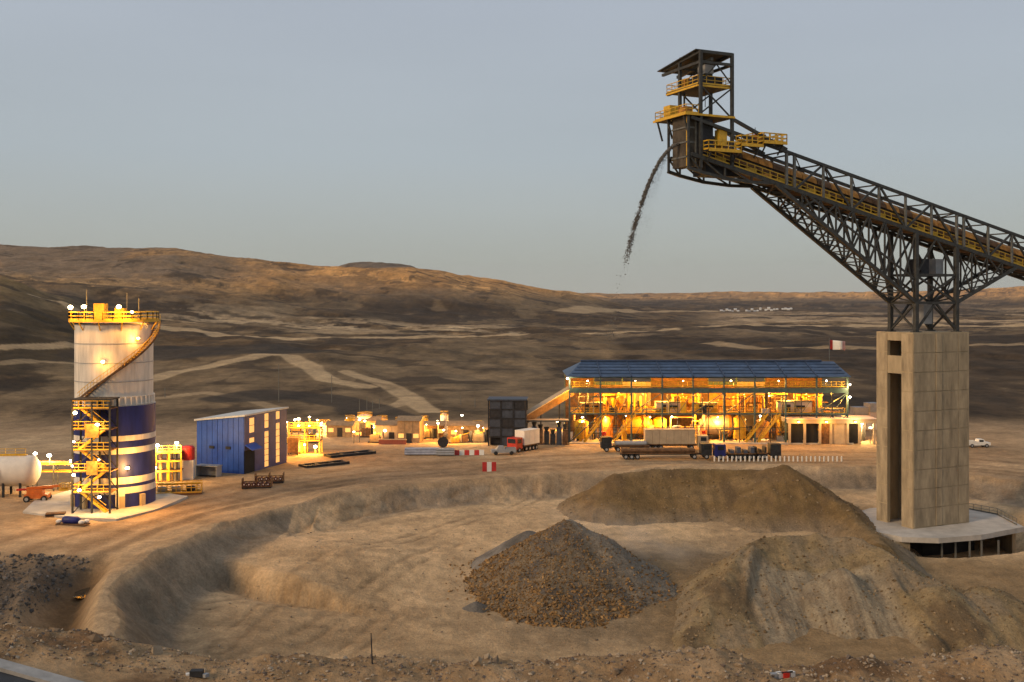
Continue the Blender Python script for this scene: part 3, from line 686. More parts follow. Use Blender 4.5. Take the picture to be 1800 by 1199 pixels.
# base slab over the reclaim hall
slab = thing('base_slab', 'wide pale concrete slab with an open dark hall beneath the tower', 'slab', (PC.x, PC.y, -7.5))
sp = [G(a, b, -3.0) for a, b in ((1497, 903), (1508, 916), (1538, 934), (1585, 944), (1650, 946), (1725, 940), (1800, 926), (1760, 905), (1700, 893), (1600, 889), (1530, 893))]
sp = [(p.x-PC.x, p.y-PC.y) for p in sp]
spi = sp
for _ in range(0): sp = [q for i in range(len(sp)) for q in ((sp[i][0]*.75+sp[(i+1) % len(sp)][0]*.25, sp[i][1]*.75+sp[(i+1) % len(sp)][1]*.25), (sp[i][0]*.25+sp[(i+1) % len(sp)][0]*.75, sp[i][1]*.25+sp[(i+1) % len(sp)][1]*.75))]
MB().prism(sp, 3.75, 4.5).build('deck', SLABM, slab)
inner = [(x*.93, y*.86+.6) for x, y in spi]
m = MB()
for i in (0, 1, 2, 6, 7, 8, 9, 10): 
    a, b = inner[i], inner[(i+1) % len(inner)]; m.bar((a[0], a[1], 1.4), (b[0], b[1], 1.4), .5, 4.7)
m.build('hall_wall', CONC, slab)
MB().prism([(x*.6, y*.5+2.5) for x, y in spi], -.8, 3.74).build('hall_shade', BLACK, slab)  # black block painted to stand for the shade inside the open hall
for px_ in (1660, 1684, 1709, 1730, 1760):
    g = G(px_, 946, -3.2); q = Vector((g.x-PC.x, g.y-PC.y+.9, 0))
    MB().bar((q.x, q.y, -.6), (q.x, q.y, 3.76), .22).build('post', STEEL_L, slab)
p = G(1588, 946, -3); MB().box((p.x-PC.x-1.4, p.y-PC.y+1.8, 1.4), (5.5, 1.6, 4.7), .1).build('buttress', CONC, slab)
m = MB(); rail(m, [(inner[k][0]*1.03, inner[k][1]*1.03, 4.5) for k in (6, 7, 8)], 1.0, 1.5, .05); m.build('handrail', STEEL_L, slab)

# ================================================================ stacker conveyor (local frame: x along the belt, y across, origin at the tower top)
SL = -.232
conv = thing('stacker_conveyor', 'inclined steel truss conveyor with yellow walkways cantilevered from the concrete tower', 'conveyor', (PC.x, PC.y, PTOP), A25)
def zb(t): return 40.6-PTOP+SL*t
def zt(t): return 45.7-PTOP+SL*t
HW = 2.5
def member(a, b, w=.3, name='truss_member', mt=STEEL, par=None, h=None): return MB().bar(a, b, w, h).build(name, mt, par or conv)
TEND = 62.0
for y in (-HW, HW):
    member((-44.6, y, zt(-44.6)-.1), (TEND, y, zt(TEND)), .42, 'top_chord')
    member((-44.6, y, zb(-44.6)), (TEND, y, zb(TEND)), .50, 'bottom_chord')
panels = [-28.4, -27.0]+[-27+5.25*k for k in range(1, 7)]+[6.0]+[6.0+5.25*k for k in range(1, 11)]
for y in (-HW, HW):
    for i, t in enumerate(panels):
        member((t, y, zb(t)), (t, y, zt(t)), .30 if i not in (0, 1, 7, 8) else .34, mt=STEEL_L if y < 0 else STEEL)
    for i in range(1, len(panels)-1):
        a, b = panels[i], panels[i+1]
        if b-a < 2: continue
        if i % 2: member((a, y, zb(a)), (b, y, zt(b)), .27)
        else: member((a, y, zt(a)), (b, y, zb(b)), .27)
for t in panels:
    member((t, -HW, zt(t)), (t, HW, zt(t)), .2, 'cross_beam'); member((t, -HW, zb(t)), (t, HW, zb(t)), .3, 'cross_beam')
for a, b in zip(panels[1:-1], panels[2:]):
    member((a, -HW, zt(a)), (b, HW, zt(b)), .14, 'roof_brace'); member((a, HW, zb(a)), (b, -HW, zb(b)), .16, 'floor_brace')
# floor, walkways, belt, covers
def strip(name, ya, yb, dz, th, mt, t0=-44, t1=TEND, par=conv):
    m = MB(); m.add([(t0, ya, zb(t0)+dz), (t1, ya, zb(t1)+dz), (t1, yb, zb(t1)+dz), (t0, yb, zb(t0)+dz),
                     (t0, ya, zb(t0)+dz+th), (t1, ya, zb(t1)+dz+th), (t1, yb, zb(t1)+dz+th), (t0, yb, zb(t0)+dz+th)],
                    [(3, 2, 1, 0), (4, 5, 6, 7), (0, 1, 5, 4), (1, 2, 6, 5), (2, 3, 7, 6), (3, 0, 4, 7)]); return m.build(name, mt, par)
strip('walkway', -2.3, -1.25, .35, .12, DARK); strip('walkway', 1.25, 2.3, .35, .12, DARK)
strip('drip_pan', -1.1, 1.1, .30, .1, RUST)
strip('return_belt', -.9, .9, 1.0, .1, DARK); strip('carrying_belt', -1.0, 1.0, 2.0, .45, BELT)
strip('stringer', -1.22, -1.02, 1.55, .5, RUST); strip('stringer', 1.02, 1.22, 1.55, .5, RUST)
t = -43.0
while t < TEND-2:
    for y in (-1.1, 1.1): member((t+.6, y, zb(t+.6)+.45), (t+.6, y, zb(t+.6)+1.6), .16, 'belt_support', RUST)
    m = MB(); z = zb(t)+2.1; n = 7; vs = []; L = 2.55                    # half-round belt cover
    for tt in (t, t+L):
        for k in range(n): a = math.pi*k/(n-1); vs.append((tt, 1.36*math.cos(a), zb(tt)+2.35+1.35*math.sin(a)))
    for tt in (t, t+L):
        for k in range(n): a = math.pi*k/(n-1); vs.append((tt, 1.30*math.cos(a), zb(tt)+2.35+1.29*math.sin(a)))
    fs = [(k, k+1, n+k+1, n+k) for k in range(n-1)]+[(2*n+k+1, 2*n+k, 3*n+k, 3*n+k+1) for k in range(n-1)]+[(k, 2*n+k, 2*n+k+1, k+1) for k in range(n-1)]+[(n+k+1, 3*n+k+1, 3*n+k, n+k) for k in range(n-1)]
    m.add(vs, fs); m.build('belt_cover', ORG if random.random() < .75 else RUST, conv)
    for y in (-2.25, 2.25):
        m = MB(); rail(m, [(t, y, zb(t)+.47), (t+2.62, y, zb(t+2.62)+.47)], 1.15, 1.3, .085); m.build('handrail', YEL, conv)
    for y in (-1.4,):
        if random.random() < .8: MB().b6(t+.3, t+2.3, y-.05, y+.05, zb(t+1.2)+.75, zb(t+1.2)+1.25).build('guard_panel', YEL if random.random() < .5 else ORG, conv)
    t += 2.65
# steel trestle on the tower
for sx in (-4.0, 4.3):
    for y in (-2.6, 2.6):
        member((sx, y, .0), (sx, y, zb(sx)-.2), .62, 'column'); MB().b6(sx-.6, sx+.6, y-.55, y+.55, -.02, .14).build('base_plate', STEEL, conv)
zr = 30.8-PTOP
for y in (-2.6, 2.6):
    member((-4, y, zr), (4.3, y, zr), .4); member((-4, y, .2), (0, y, zr), .3); member((4.3, y, .2), (0, y, zr), .3)
    member((-4, y, zr), (4.3, y, 8.6), .28); member((4.3, y, zr), (-4, y, 8.6), .28); member((-4, y, 8.7), (4.3, y, 8.7), .36)
    member((-4, y, 8.7), (.1, y, zb(.1)), .26); member((4.3, y, 8.7), (.1, y, zb(.1)), .26)
for sx in (-4.0, 4.3):
    member((sx, -2.6, zr), (sx, 2.6, zr), .4); member((sx, -2.6, 8.7), (sx, 2.6, 8.7), .34)
    member((sx, -2.6, .2), (sx, 2.6, zr), .26); member((sx, 2.6, .2), (sx, -2.6, zr), .26)
    member((sx, -2.6, zr), (sx, 2.6, 8.7), .24); member((sx, 2.6, zr), (sx, -2.6, 8.7), .24)
def strutz(t, a, b): return a[1]+(b[1]-a[1])*(t-a[0])/(b[0]-a[0])
SA, SB = (-4.0, zr), (-30.5, zb(-30.5)-.1); SD, SE = (4.3, zr), (17.4, zb(17.4)-.1)
for y in (-2.6, 2.6):
    member((SA[0], y, SA[1]), (SB[0], y, SB[1]), .5, 'strut'); member((SD[0], y, SD[1]), (SE[0], y, SE[1]), .46, 'strut')
    prev = None
    for t in [-4-3.1*k for k in range(1, 8)]:
        member((t, y, strutz(t, SA, SB)), (t, y, zb(t)), .22)
        pt = t+3.1
        member((pt, y, zb(pt)), (t, y, strutz(t, SA, SB)), .24); member((pt, y, strutz(pt, SA, SB)), (t, y, zb(t)), .22)
    # secondary chord parallel to the strut
    member((-4, y, zr+3.4), (-24.5, y, zb(-24.5)-.2), .26)
    for t in (7.6, 10.9, 14.2):
        member((t, y, strutz(t, SD, SE)), (t, y, zb(t)), .22); member((t-3.2, y, zb(t-3.2)), (t, y, strutz(t, SD, SE)), .18); member((t-3.2, y, strutz(t-3.2, SD, SE)), (t, y, zb(t)), .16)
ts = [-4-26.5*k/11 for k in range(12)]
for i in range(11):
    a, b = ts[i], ts[i+1]; za, z2_ = strutz(a, SA, SB), strutz(b, SA, SB)
    member((a, -2.6, za), (b, 2.6, z2_), .2, 'lacing'); member((a, 2.6, za), (b, -2.6, z2_), .2, 'lacing'); member((b, -2.6, z2_), (b, 2.6, z2_), .17, 'lacing')
for i in range(4):
    a, b = 4.3+13*i/4, 4.3+13*(i+1)/4; za, z2_ = strutz(a, SD, SE), strutz(b, SD, SE)
    member((a, -2.6, za), (b, 2.6, z2_), .2, 'lacing'); member((a, 2.6, za), (b, -2.6, z2_), .2, 'lacing')
for t in (-1.0, 2.0):                                    # drive and take-up gear seen between the columns
    MB().b6(t-.8, t+.8, -1.5, 1.5, 8.9, 11.2).build('drive_unit', DARK if t < 0 else GREYP, conv)
MB().b6(-1.0, .8, -1.2, 1.2, 1.2, 4.2).build('counterweight', GREYP, conv)
# bent that carries the tail, outside the frame
for y in (-2.6, 2.6): member((55, y*1.6, -PTOP-1), (55, y, zb(55)), .6, 'column')
member((55, -3.6, -12), (55, 3.6, -12), .35)

# ---- head: chute, platforms, hoist frame
zz = lambda w: w-PTOP
hx0, hx1 = -43.0, -37.8
for x in (hx0, hx1):
    member((x, -HW, zz(49.2) if x == hx0 else zb(x)), (x, -HW, zz(65.2)), .40, 'column', STEEL)
    member((x, HW, zz(49.6) if x == hx0 else zb(x)), (x, HW, zz(65.0)), .40, 'column', STEEL)
for z in (65.0, 63.6):
    for y in (-HW, HW): member((hx0, y, zz(z)), (hx1, y, zz(z)), .36, 'beam')
    for x in (hx0, hx1): member((x, -HW, zz(z)), (x, 6.9, zz(z)-(.9 if z > 64 else .1)), .36, 'beam')
member((hx0, 6.9, zz(64.1)), (hx1, 6.9, zz(64.1)), .3, 'beam'); member((hx0, 4.5, zz(64.5)), (hx1, 4.5, zz(64.5)), .25, 'beam')
m = MB(); m.add([(hx0-.6, -2.2, zz(65.25)), (hx1+.3, -2.2, zz(65.25)), (hx1+.3, 7.4, zz(64.05)), (hx0-.6, 7.4, zz(64.05)),
                 (hx0-.6, -2.2, zz(65.37)), (hx1+.3, -2.2, zz(65.37)), (hx1+.3, 7.4, zz(64.17)), (hx0-.6, 7.4, zz(64.17))],
                [(3, 2, 1, 0), (4, 5, 6, 7), (0, 1, 5, 4), (1, 2, 6, 5), (2, 3, 7, 6), (3, 0, 4, 7)]); m.build('roof_sheet', STEEL, conv)
member((-40.5, -1.6, zz(64.4)), (-40.5, 6.8, zz(63.4)), .42, 'hoist_beam', STEEL_L)
MB().b6(-41.2, -39.8, -1.0, .8, zz(62.5), zz(63.7)).build('hoist', GREYP, conv)
member((-40.5, 0, zz(62.5)), (-40.5, 0, zz(58)), .08, 'hoist_chain', DARK)
# upper service floor
MB().b6(hx0-.3, hx1+.2, -HW+.3, 5.6, zz(60.5), zz(60.68)).build('service_floor', DARK, conv)
m = MB(); rail(m, [(hx0-.2, -HW+.3, zz(60.68)), (hx1+.1, -HW+.3, zz(60.68)), (hx1+.1, 5.5, zz(60.68)), (hx0-.2, 5.5, zz(60.68)), (hx0-.2, -HW+.3, zz(60.68))], 1.15, 1.3, .07); m.build('handrail', YEL, conv)
MB().b6(hx0+.8, hx1-.8, -1.4, 1.4, zz(60.7), zz(62.0)).build('motor', DARK, conv); MB().b6(hx0+.5, hx0+1.6, 2.0, 3.6, zz(60.7), zz(62.2)).build('gearbox', ORG, conv)
m = MB(); m.bar((hx0-.2, -HW+.26, zz(60.45)), (hx1+.1, -HW+.26, zz(60.45)), .12, .25); m.bar((hx0-.25, -HW+.3, zz(60.45)), (hx0-.25, 5.6, zz(60.45)), .12, .25); m.build('fascia', YEL, conv)
for y in (-HW, HW):
    member((hx0, y, zz(56.6)), (hx1, y, zz(60.4)), .18); member((hx1, y, zz(56.2)), (hx0, y, zz(60.4)), .18)
    member((hx0, y, zz(60.8)), ((hx0+hx1)/2, y, zz(63.5)), .15); member((hx1, y, zz(60.8)), ((hx0+hx1)/2, y, zz(63.5)), .15)
member((hx0, -HW, zz(60.4)), (hx0, 5.6, zz(60.4)), .26, 'beam'); member((hx0+1.2, 3.2, zz(56.5)), (hx0+1.2, 3.2, zz(60.5)), .2)
# main head platform
MB().b6(-45.5, hx1+.3, -HW-.2, 5.2, zz(56.25), zz(56.5)).build('head_platform', DARK, conv)
m = MB(); m.bar((-45.6, -HW-.25, zz(56.35)), (hx1+.3, -HW-.25, zz(56.35)), .14, .28); m.bar((-45.6, -HW-.25, zz(56.35)), (-45.6, 5.3, zz(56.35)), .14, .28); m.build('fascia', YEL, conv)
m = MB(); rail(m, [(hx0-.4, -HW-.1, zz(56.5)), (-45.4, -HW-.1, zz(56.5)), (-45.4, 5.1, zz(56.5)), (hx1+.2, 5.1, zz(56.5))], 1.15, 1.2, .075); m.build('handrail', YEL, conv)
MB().b6(-45.0, -43.4, 2.0, 3.6, zz(56.5), zz(58.3)).build('control_cabinet', YEL, conv)
MB().b6(-44.9, -43.6, -1.5, .2, zz(56.5), zz(57.6)).build('gearbox', ORG, conv)
for y in (-2.0, 2.0, 4.5): member((-45.4, y, zz(56.2)), (-44.6, y, zz(53.6)), .2, 'platform_brace')
for y in (-HW, 2.3): member((-45.0, y, zz(49.0)), (-45.0, y, zz(56.3)), .28, 'column', STEEL)
# sloping ramp from the platform down to the gallery roof
member((hx1, -HW, zz(56.2)), (-28.4, -HW, zt(-28.4)+.2), .42, 'ramp_beam'); member((hx1, HW, zz(56.2)), (-28.4, HW, zt(-28.4)+.2), .42, 'ramp_beam')
CHUTE = mat('worn_dark_plate', (.085, .066, .045), .75, .1, var=.35, scale=1.0)
# chute
MB().b6(-44.75, -43.2, -1.7, 1.7, zz(49.4), zz(56.2)).build('discharge_chute', CHUTE, conv)
MB().b6(-43.1, -40.6, -2.0, 2.0, zz(50.2), zz(56.0)).build('head_housing', DARK, conv)
for z in (50.6, 52.6, 54.6): MB().b6(-44.87, -43.15, -1.8, 1.8, zz(z), zz(z)+.22).build('stiffener', STEEL_L, conv)
for x in (-44.65, -43.3): MB().b6(x-.12, x+.12, -1.88, -1.66, zz(49.4), zz(56.2)).build('chute_post', YEL if x < -44 else STEEL_L, conv)
MB().b6(-39.9, -38.6, -2.45, -1.4, zz(52.4), zz(54.6)).build('control_cabinet', YEL, conv)
# side platforms with yellow rails under the head
for (ta, tb, zf_) in ((-42.6, -37.2, 51.6), (-37.2, -33.5, 52.6), (-33.4, -29.4, 53.2)):
    MB().b6(ta, tb, -3.9, -HW-.05, zz(zf_)-.15, zz(zf_)).build('side_platform', DARK, conv)
    m = MB(); rail(m, [(ta, -HW-.1, zz(zf_)), (ta, -3.8, zz(zf_)), (tb, -3.8, zz(zf_)), (tb, -HW-.1, zz(zf_))], 1.2, 1.0, .11); m.bar((ta, -3.9, zz(zf_)-.1), (tb, -3.9, zz(zf_)-.1), .1, .35); m.build('handrail', YEL, conv)
    member((ta+.6, -3.7, zz(zf_)-.15), (ta+.6, -HW, zz(zf_)-1.6), .16, 'platform_brace'); member((tb-.6, -3.7, zz(zf_)-.15), (tb-.6, -HW, zz(zf_)-1.6), .16, 'platform_brace')
for (ta, tb) in ((-33.2, -28.8),):
    z = zt(-31)+.7
    MB().b6(ta, tb, -2.2, 2.2, z-.15, z).build('roof_platform', DARK, conv)
    m = MB(); rail(m, [(ta, -2.2, z), (tb, -2.2, z), (tb, 2.2, z), (ta, 2.2, z), (ta, -2.2, z)], 1.1, 1.1, .11); m.build('handrail', YEL, conv)
    MB().b6(ta+.8, ta+2.4, -1, .6, z, z+1.1).build('winch', ORANGEP, conv)
# deep haunch under the head
hp = [(-45.0, zz(49.1)), (-43, zz(48.6)), (-39, zz(47.9)), (-34.5, zz(47.6)), (-30.5, zb(-30.5))]
for y in (-HW, HW):
    for a, b in zip(hp[:-1], hp[1:]):
        member((a[0], y, a[1]), (b[0], y, b[1]), .42, 'haunch_chord'); member((b[0], y, b[1]), (b[0], y, zb(b[0])), .22); member((a[0], y, zb(a[0])), (b[0], y, b[1]), .2)
MB().b6(-41.5, -35.5, -1.5, 1.5, zz(48.4), zz(50.0)).build('scraper_housing', DARK, conv)
MB().tube((-40.6, -1.9, zz(51.6)), (-40.6, 1.9, zz(51.6)), 1.0, n=14).build('head_pulley', DARK, conv)
m = MB(); m.bar((-30, HW, zt(-30)+.7), (-30, HW, zt(-30)+3.6), .07); m.build('antenna', STEEL, conv)

# ore falling from the chute: separate pieces along the throw
def falling():
    p0 = PC+U*-44.9; p0 = Vector((p0.x, p0.y, 52.6)); d = -U; n = 22000
    T = 2.32*rng.random(n)**.85; V0 = 4.75; sp_ = .06+.26*(T/2.2)**2
    z = p0.z-1.0*T-4.9*T*T*.94
    clump = fbm(T*7, T*0+3, 4)
    keep = rng.random(n) < np.clip(np.interp(T, [0, .9, 1.3, 1.7, 2.25], [.85, .6, .36, .26, .16])+.6*clump*(T > .6), .02, 1)
    g = rng.standard_normal((3, n)); s_ = V0*T
    x = p0.x+d.x*s_+sp_*g[0]; y = p0.y+d.y*s_+sp_*g[1]; z = z+sp_*g[2]
    dust = (rng.random(n) < .4)*(T > .35); lag = dust*rng.random(n)**2*(T/2)**1.2*4.0; x = x-d.x*lag; y = y-d.y*lag; z = z+lag*.15
    pos = np.stack([x, y, z], -1)[keep]; size = (np.where(dust > 0, .022+.02*rng.random(n), .05+.09*rng.random(n)**2))[keep]*(1-.2*T[keep])
    cc = np.repeat(np.array([[.15, .135, .118]]), len(pos), 0)
    o = rocks_mesh('falling_ore', pos, size, STONEM, cc); tag(o, 'thin curved stream of dark ore falling from the conveyor head', 'falling ore', kind='stuff')
falling()

# drifting dust on the right flank of the ore pile
def dust_cloud():
    m = MB(); m.smooth = True; m.ball((0, 0, 0), 1.0, 20, 12); o = m.build('dust_cloud', MATS.setdefault('dust_air', bpy.data.materials.new('dust_air')))
    o.location = (APEX.x+7.5, APEX.y+1.0, APEX.z-3.0); o.scale = (13, 8, 4.6); o.rotation_euler = (0, R(16), 0)
    mt = o.data.materials[0]; mt.use_nodes = True; n_, l_ = mt.node_tree.nodes, mt.node_tree.links
    for q in list(n_):
        if q.type != 'OUTPUT_MATERIAL': n_.remove(q)
    out = n_[0]; tc = n_.new('ShaderNodeTexCoord'); ln = n_.new('ShaderNodeVectorMath'); ln.operation = 'LENGTH'; l_.new(tc.outputs['Object'], ln.inputs[0])
    f = n_.new('ShaderNodeMapRange'); f.inputs[1].default_value = 1.0; f.inputs[2].default_value = .25; f.inputs[3].default_value = 0; f.inputs[4].default_value = 1; l_.new(ln.outputs['Value'], f.inputs[0])
    no = n_.new('ShaderNodeTexNoise'); no.inputs['Scale'].default_value = 2.6; no.inputs['Detail'].default_value = 3; l_.new(tc.outputs['Object'], no.inputs['Vector'])
    g = n_.new('ShaderNodeMapRange'); g.inputs[1].default_value = .42; g.inputs[2].default_value = .68; g.inputs[3].default_value = 0; g.inputs[4].default_value = .075; l_.new(no.outputs[0], g.inputs[0])
    mu = n_.new('ShaderNodeMath'); mu.operation = 'MULTIPLY'; l_.new(f.outputs[0], mu.inputs[0]); l_.new(g.outputs[0], mu.inputs[1])
    pv = n_.new('ShaderNodeVolumePrincipled'); pv.inputs['Color'].default_value = (.80, .76, .70, 1); l_.new(mu.outputs[0], pv.inputs['Density']); l_.new(pv.outputs[0], out.inputs['Volume'])
    tag(o, 'pale dust drifting over the right flank of the ore pile', 'dust', kind='stuff')
dust_cloud()
# ================================================================ silo with its stairs
SX, SY = (201-900)/F*166, 166.0
padm = MB(); pp = [(40, 899), (120, 909), (205, 912), (275, 895), (330, 872), (240, 858), (120, 862), (60, 880)]
pq = [G(a, b, .3) for a, b in pp]; padm.prism([(p.x, p.y) for p in pq], -.6, .3)
tag(padm.build('silo_pad', SLABM), 'low pale concrete pad under the white and blue silo', 'concrete pad')
silo = thing('silo', 'tall round silo, white above and navy with pale bands below', 'silo', (SX, SY, .3))
def ring(name, r, z0, z1, mt, par=silo, th=.0, n=48):
    m = MB(); m.smooth = False; m.lathe([(r, z0), (r, z1)], n=n); o = m.build(name, mt, par); o.data.shade_smooth(); return o
NB, NW = 6.05, 5.70
ring('lower_shell', NB, 0, 15.1, NAVY)
for z0, z1 in ((9.9, 10.7), (8.0, 8.9), (3.5, 4.5), (2.05, 3.0)): 
    m = MB(); m.lathe([(NB+.005, z0), (NB+.03, z0), (NB+.03, z1), (NB+.005, z1)], n=48); m.build('painted_band', SILOW, silo)
for z0, z1 in ((15.1, 18.7), (18.7, 21.5), (21.5, 24.4), (24.4, 27.2)):
    ring('shell_course', NW, z0+.02, z1-.02, SILOW)
    m = MB(); m.lathe([(NW-.02, z1-.07), (NW+.05, z1-.05), (NW+.05, z1+.05), (NW-.02, z1+.07)], n=48); m.build('seam_ring', GREYP, silo)
m = MB(); m.lathe([(NW, 27.2), (3.5, 27.75), (.01, 28.0)], n=40); m.build('roof', WHITE, silo)
m = MB(); m.lathe([(NB, 15.1), (NW-.1, 15.14)], n=48); m.build('ledge', WHITE, silo)
def arc_pts(r, z, a0, a1, n): return [(r*math.cos(R(a0+(a1-a0)*k/n)), r*math.sin(R(a0+(a1-a0)*k/n)), z) for k in range(n+1)]
m = MB()
for a, b in zip(arc_pts(5.8, 15.2, -80, 40, 14)[:-1], arc_pts(5.8, 15.2, -80, 40, 14)[1:]):
    a, b = Vector(a), Vector(b); m.bar(a+Vector((0, 0, 1.25)), b+Vector((0, 0, 1.25)), .12); m.bar(a+Vector((0, 0, .1)), b+Vector((0, 0, .1)), .1); m.bar(a, a+Vector((0, 0, 1.25)), .22)
m.build('ledge_rail', WHITE, silo)
# crown platform
m = MB(); m.lathe([(4.6, 27.6), (6.55, 27.6), (6.55, 27.95), (4.6, 27.95)], n=36); m.build('crown_platform', YEL, silo)
m = MB(); rail(m, arc_pts(6.5, 27.95, 0, 360, 30), 1.15, 1.4, .10); m.build('crown_rail', YEL, silo)
for a in range(0, 360, 30): member((5.7*math.cos(R(a)), 5.7*math.sin(R(a)), 26.4), (6.5*math.cos(R(a)), 6.5*math.sin(R(a)), 27.6), .14, 'crown_bracket', YEL, silo)
MB().b6(-2.2, -.6, -2.6, -1.0, 27.9, 30.4).build('dust_collector', YEL, silo)
MB().b6(1.2, 2.6, -3.2, -2.0, 27.9, 29.7).build('cabinet', YEL, silo)
for x, h in ((-3.3, 32.5), (2.8, 32.0), (4.6, 31.2)): member((x, -2.4, 27.9), (x, -2.4, h), .12, 'mast', STEEL_L, silo)
for px_, py_ in ((142, 540), (175, 539), (233, 539), (251, 548), (264, 562)):
    x = (px_-201)*.0874; z = 30.7-(py_-530)*.0874; y = -math.sqrt(max(.5, 6.4**2-x*x)) if px_ < 260 else -.6
    floodlight(silo, (x, y, z), 900, size=1.35, off=(0, -1.6, -.2)); member((x, y+.12, 27.9), (x, y+.12, z-.3), .1, 'lamp_post', YEL, silo)
# spiral stair
sa = MB(); ra = MB(); st = MB(); NS = 34
for k in range(NS):
    a0, a1 = 22-142*k/NS, 22-142*(k+1)/NS; z0, z1 = 27.6-11.6*k/NS, 27.6-11.6*(k+1)/NS
    for rr in (NW+.08, NW+1.0):
        p = (rr*math.cos(R(a0)), rr*math.sin(R(a0)), z0); q = (rr*math.cos(R(a1)), rr*math.sin(R(a1)), z1); sa.bar(p, q, .09, .32)
    p = Vector(((NW+.55)*math.cos(R((a0+a1)/2)), (NW+.55)*math.sin(R((a0+a1)/2)), (z0+z1)/2)); st.box(p, (.9, .34, .05), R((a0+a1)/2))
    p = Vector(((NW+1.0)*math.cos(R(a0)), (NW+1.0)*math.sin(R(a0)), z0)); q = Vector(((NW+1.0)*math.cos(R(a1)), (NW+1.0)*math.sin(R(a1)), z1)); up = Vector((0, 0, 1.1))
    ra.bar(p+up, q+up, .07); ra.bar(p+up*.5, q+up*.5, .05); ra.bar(p, p+up, .05)
sa.build('stair_stringer', RUST, silo); ra.build('stair_rail', YEL, silo); st.build('stair_treads', YEL, silo)
for ang, z, pw in ((-38, 25.2, 320), (-84, 21.8, 360)):
    rr = NW+.7; floodlight(silo, (rr*math.cos(R(ang)), rr*math.sin(R(ang)), z), pw, size=1.5, off=(0, -.35, -.1)); member((NW*math.cos(R(ang)), NW*math.sin(R(ang)), z-.35), (rr*math.cos(R(ang)), rr*math.sin(R(ang)), z-.35), .1, 'lamp_bracket', YEL, silo)
floodlight(silo, (NB*math.cos(R(-51)), NB*math.sin(R(-51))-.3, 5.9), 3000, False, size=1.1, off=(1.4, -2.2, -.2))
MB().box((2.9, -5.55, 1.3), (1.3, .3, 2.5), R(28)).build('door', WHITE, silo)
for a in (-140, -112, -60, -30): MB().box((NB*math.cos(R(a)), NB*math.sin(R(a)), .8), (.8, .8, 1.9), R(a)).build('plinth', CONC, silo)
# stair tower at its front left
stt = thing('stair_tower', 'yellow steel stair tower with floodlit landings at the left of the silo', 'stair tower', (SX+.1, SY-7.9, .3))
for x in (-2.7, 0.1, 2.7):
    for y in (-1.5, 1.5): member((x, y, 0), (x, y, 16.4 if y > 0 else 16.2), .24, 'post', DARK, stt)
lv = [0, 3.05, 6.1, 9.15, 12.2, 15.2]
for i, z in enumerate(lv[1:]):
    MB().b6(-2.8, 2.8, -1.6, 1.6, z-.14, z).build('landing', RUST, stt)
    m = MB(); rail(m, [(-2.7, -1.55, z), (2.7, -1.55, z)], 1.1, .9, .08); rail(m, [(-2.7, -1.55, z), (-2.7, 1.5, z)], 1.1, .9, .08); m.build('handrail', YEL, stt)
for i in range(5):
    a, b = (-1.9, 1.9) if i % 2 else (1.9, -1.9); y = -1.1 if i % 2 else -.4
    m = MB(); m.bar((a, y-.4, lv[i]), (b, y-.4, lv[i+1]), .1, .35); m.bar((a, y+.4, lv[i]), (b, y+.4, lv[i+1]), .1, .35)
    for k in range(10): t = (k+.5)/10; m.box((a+(b-a)*t, y, lv[i]+(lv[i+1]-lv[i])*t), (.36, .8, .05))
    m.bar((a, y-.42, lv[i]+1.05), (b, y-.42, lv[i+1]+1.05), .08); m.build('stair_flight', YEL, stt)
    member((-2.7, -1.5, lv[i]), (.1, -1.5, lv[i+1]), .12, 'brace', DARK, stt); member((2.7, 1.5, lv[i]), (.1, 1.5, lv[i+1]), .12, 'brace', DARK, stt)
MB().b6(-2.9, 3.0, -1.7, 1.7, 16.4, 16.6).build('roof', DARK, stt)
MB().b6(-.8, 1.2, -1.75, -1.6, 11.0, 13.0).build('screen_panel', ORG, stt); MB().b6(-.6, 1.0, -1.75, -1.6, 5.6, 7.6).build('screen_panel', ORG, stt)
for x, z, c in ((-2.2, 14.6, 0), (1.0, 12.9, 1), (-2.4, 10.4, 1), (1.2, 7.8, 1), (-2.4, 5.6, 0), (-1.6, 3.4, 1), (1.3, 2.4, 1), (-2.6, 6.9, 1)):
    floodlight(stt, (x, -1.75, z), 280 if c else 420, bool(c), size=1.0, off=(0, -1.3, -.3))
# ================================================================ blue building
K = G(429, 834); far_ = G(503, 813); bd = (far_-K); BLn = bd.length; bang = math.atan2(bd.y, bd.x)
bb = thing('blue_building', 'blue clad shed with pale roof edge and three lit window strips', 'building', (K.x, K.y, 0), bang)   # x along the long side, y to the left
BWd, HN, HF = 9.8, 10.4, 9.3
MB().b6(.05, BLn-.05, .05, BWd-.05, -.3, HF-.2).build('inner_core', DARK, bb)
def zr_(y): return HN+(HF-HN)*y/BWd
np_ = 9
for k in range(np_):                                     # gable side, facing left-front
    y0, y1 = BWd*k/np_+.015, BWd*(k+1)/np_-.015
    m = MB(); m.add([(0, y0, 0), (0, y1, 0), (0, y1, zr_(y1)), (0, y0, zr_(y0)), (-.04, y0+.03, 0), (-.04, y1-.03, 0), (-.04, y1-.03, zr_(y1)), (-.04, y0+.03, zr_(y0))],
                    [(4, 7, 6, 5), (0, 4, 5, 1), (0, 3, 7, 4), (1, 5, 6, 2), (3, 2, 6, 7)]); m.build('cladding_panel', BLUE, bb)
    m = MB(); m.add([(BLn, y0, 0), (BLn, y1, 0), (BLn, y1, zr_(y1)), (BLn, y0, zr_(y0)), (BLn+.1, y0, 0), (BLn+.1, y1, 0), (BLn+.1, y1, zr_(y1)), (BLn+.1, y0, zr_(y0))],
                    [(4, 5, 6, 7), (0, 3, 7, 4), (1, 5, 6, 2), (3, 2, 6, 7)]); m.build('cladding_panel', BLUE, bb)
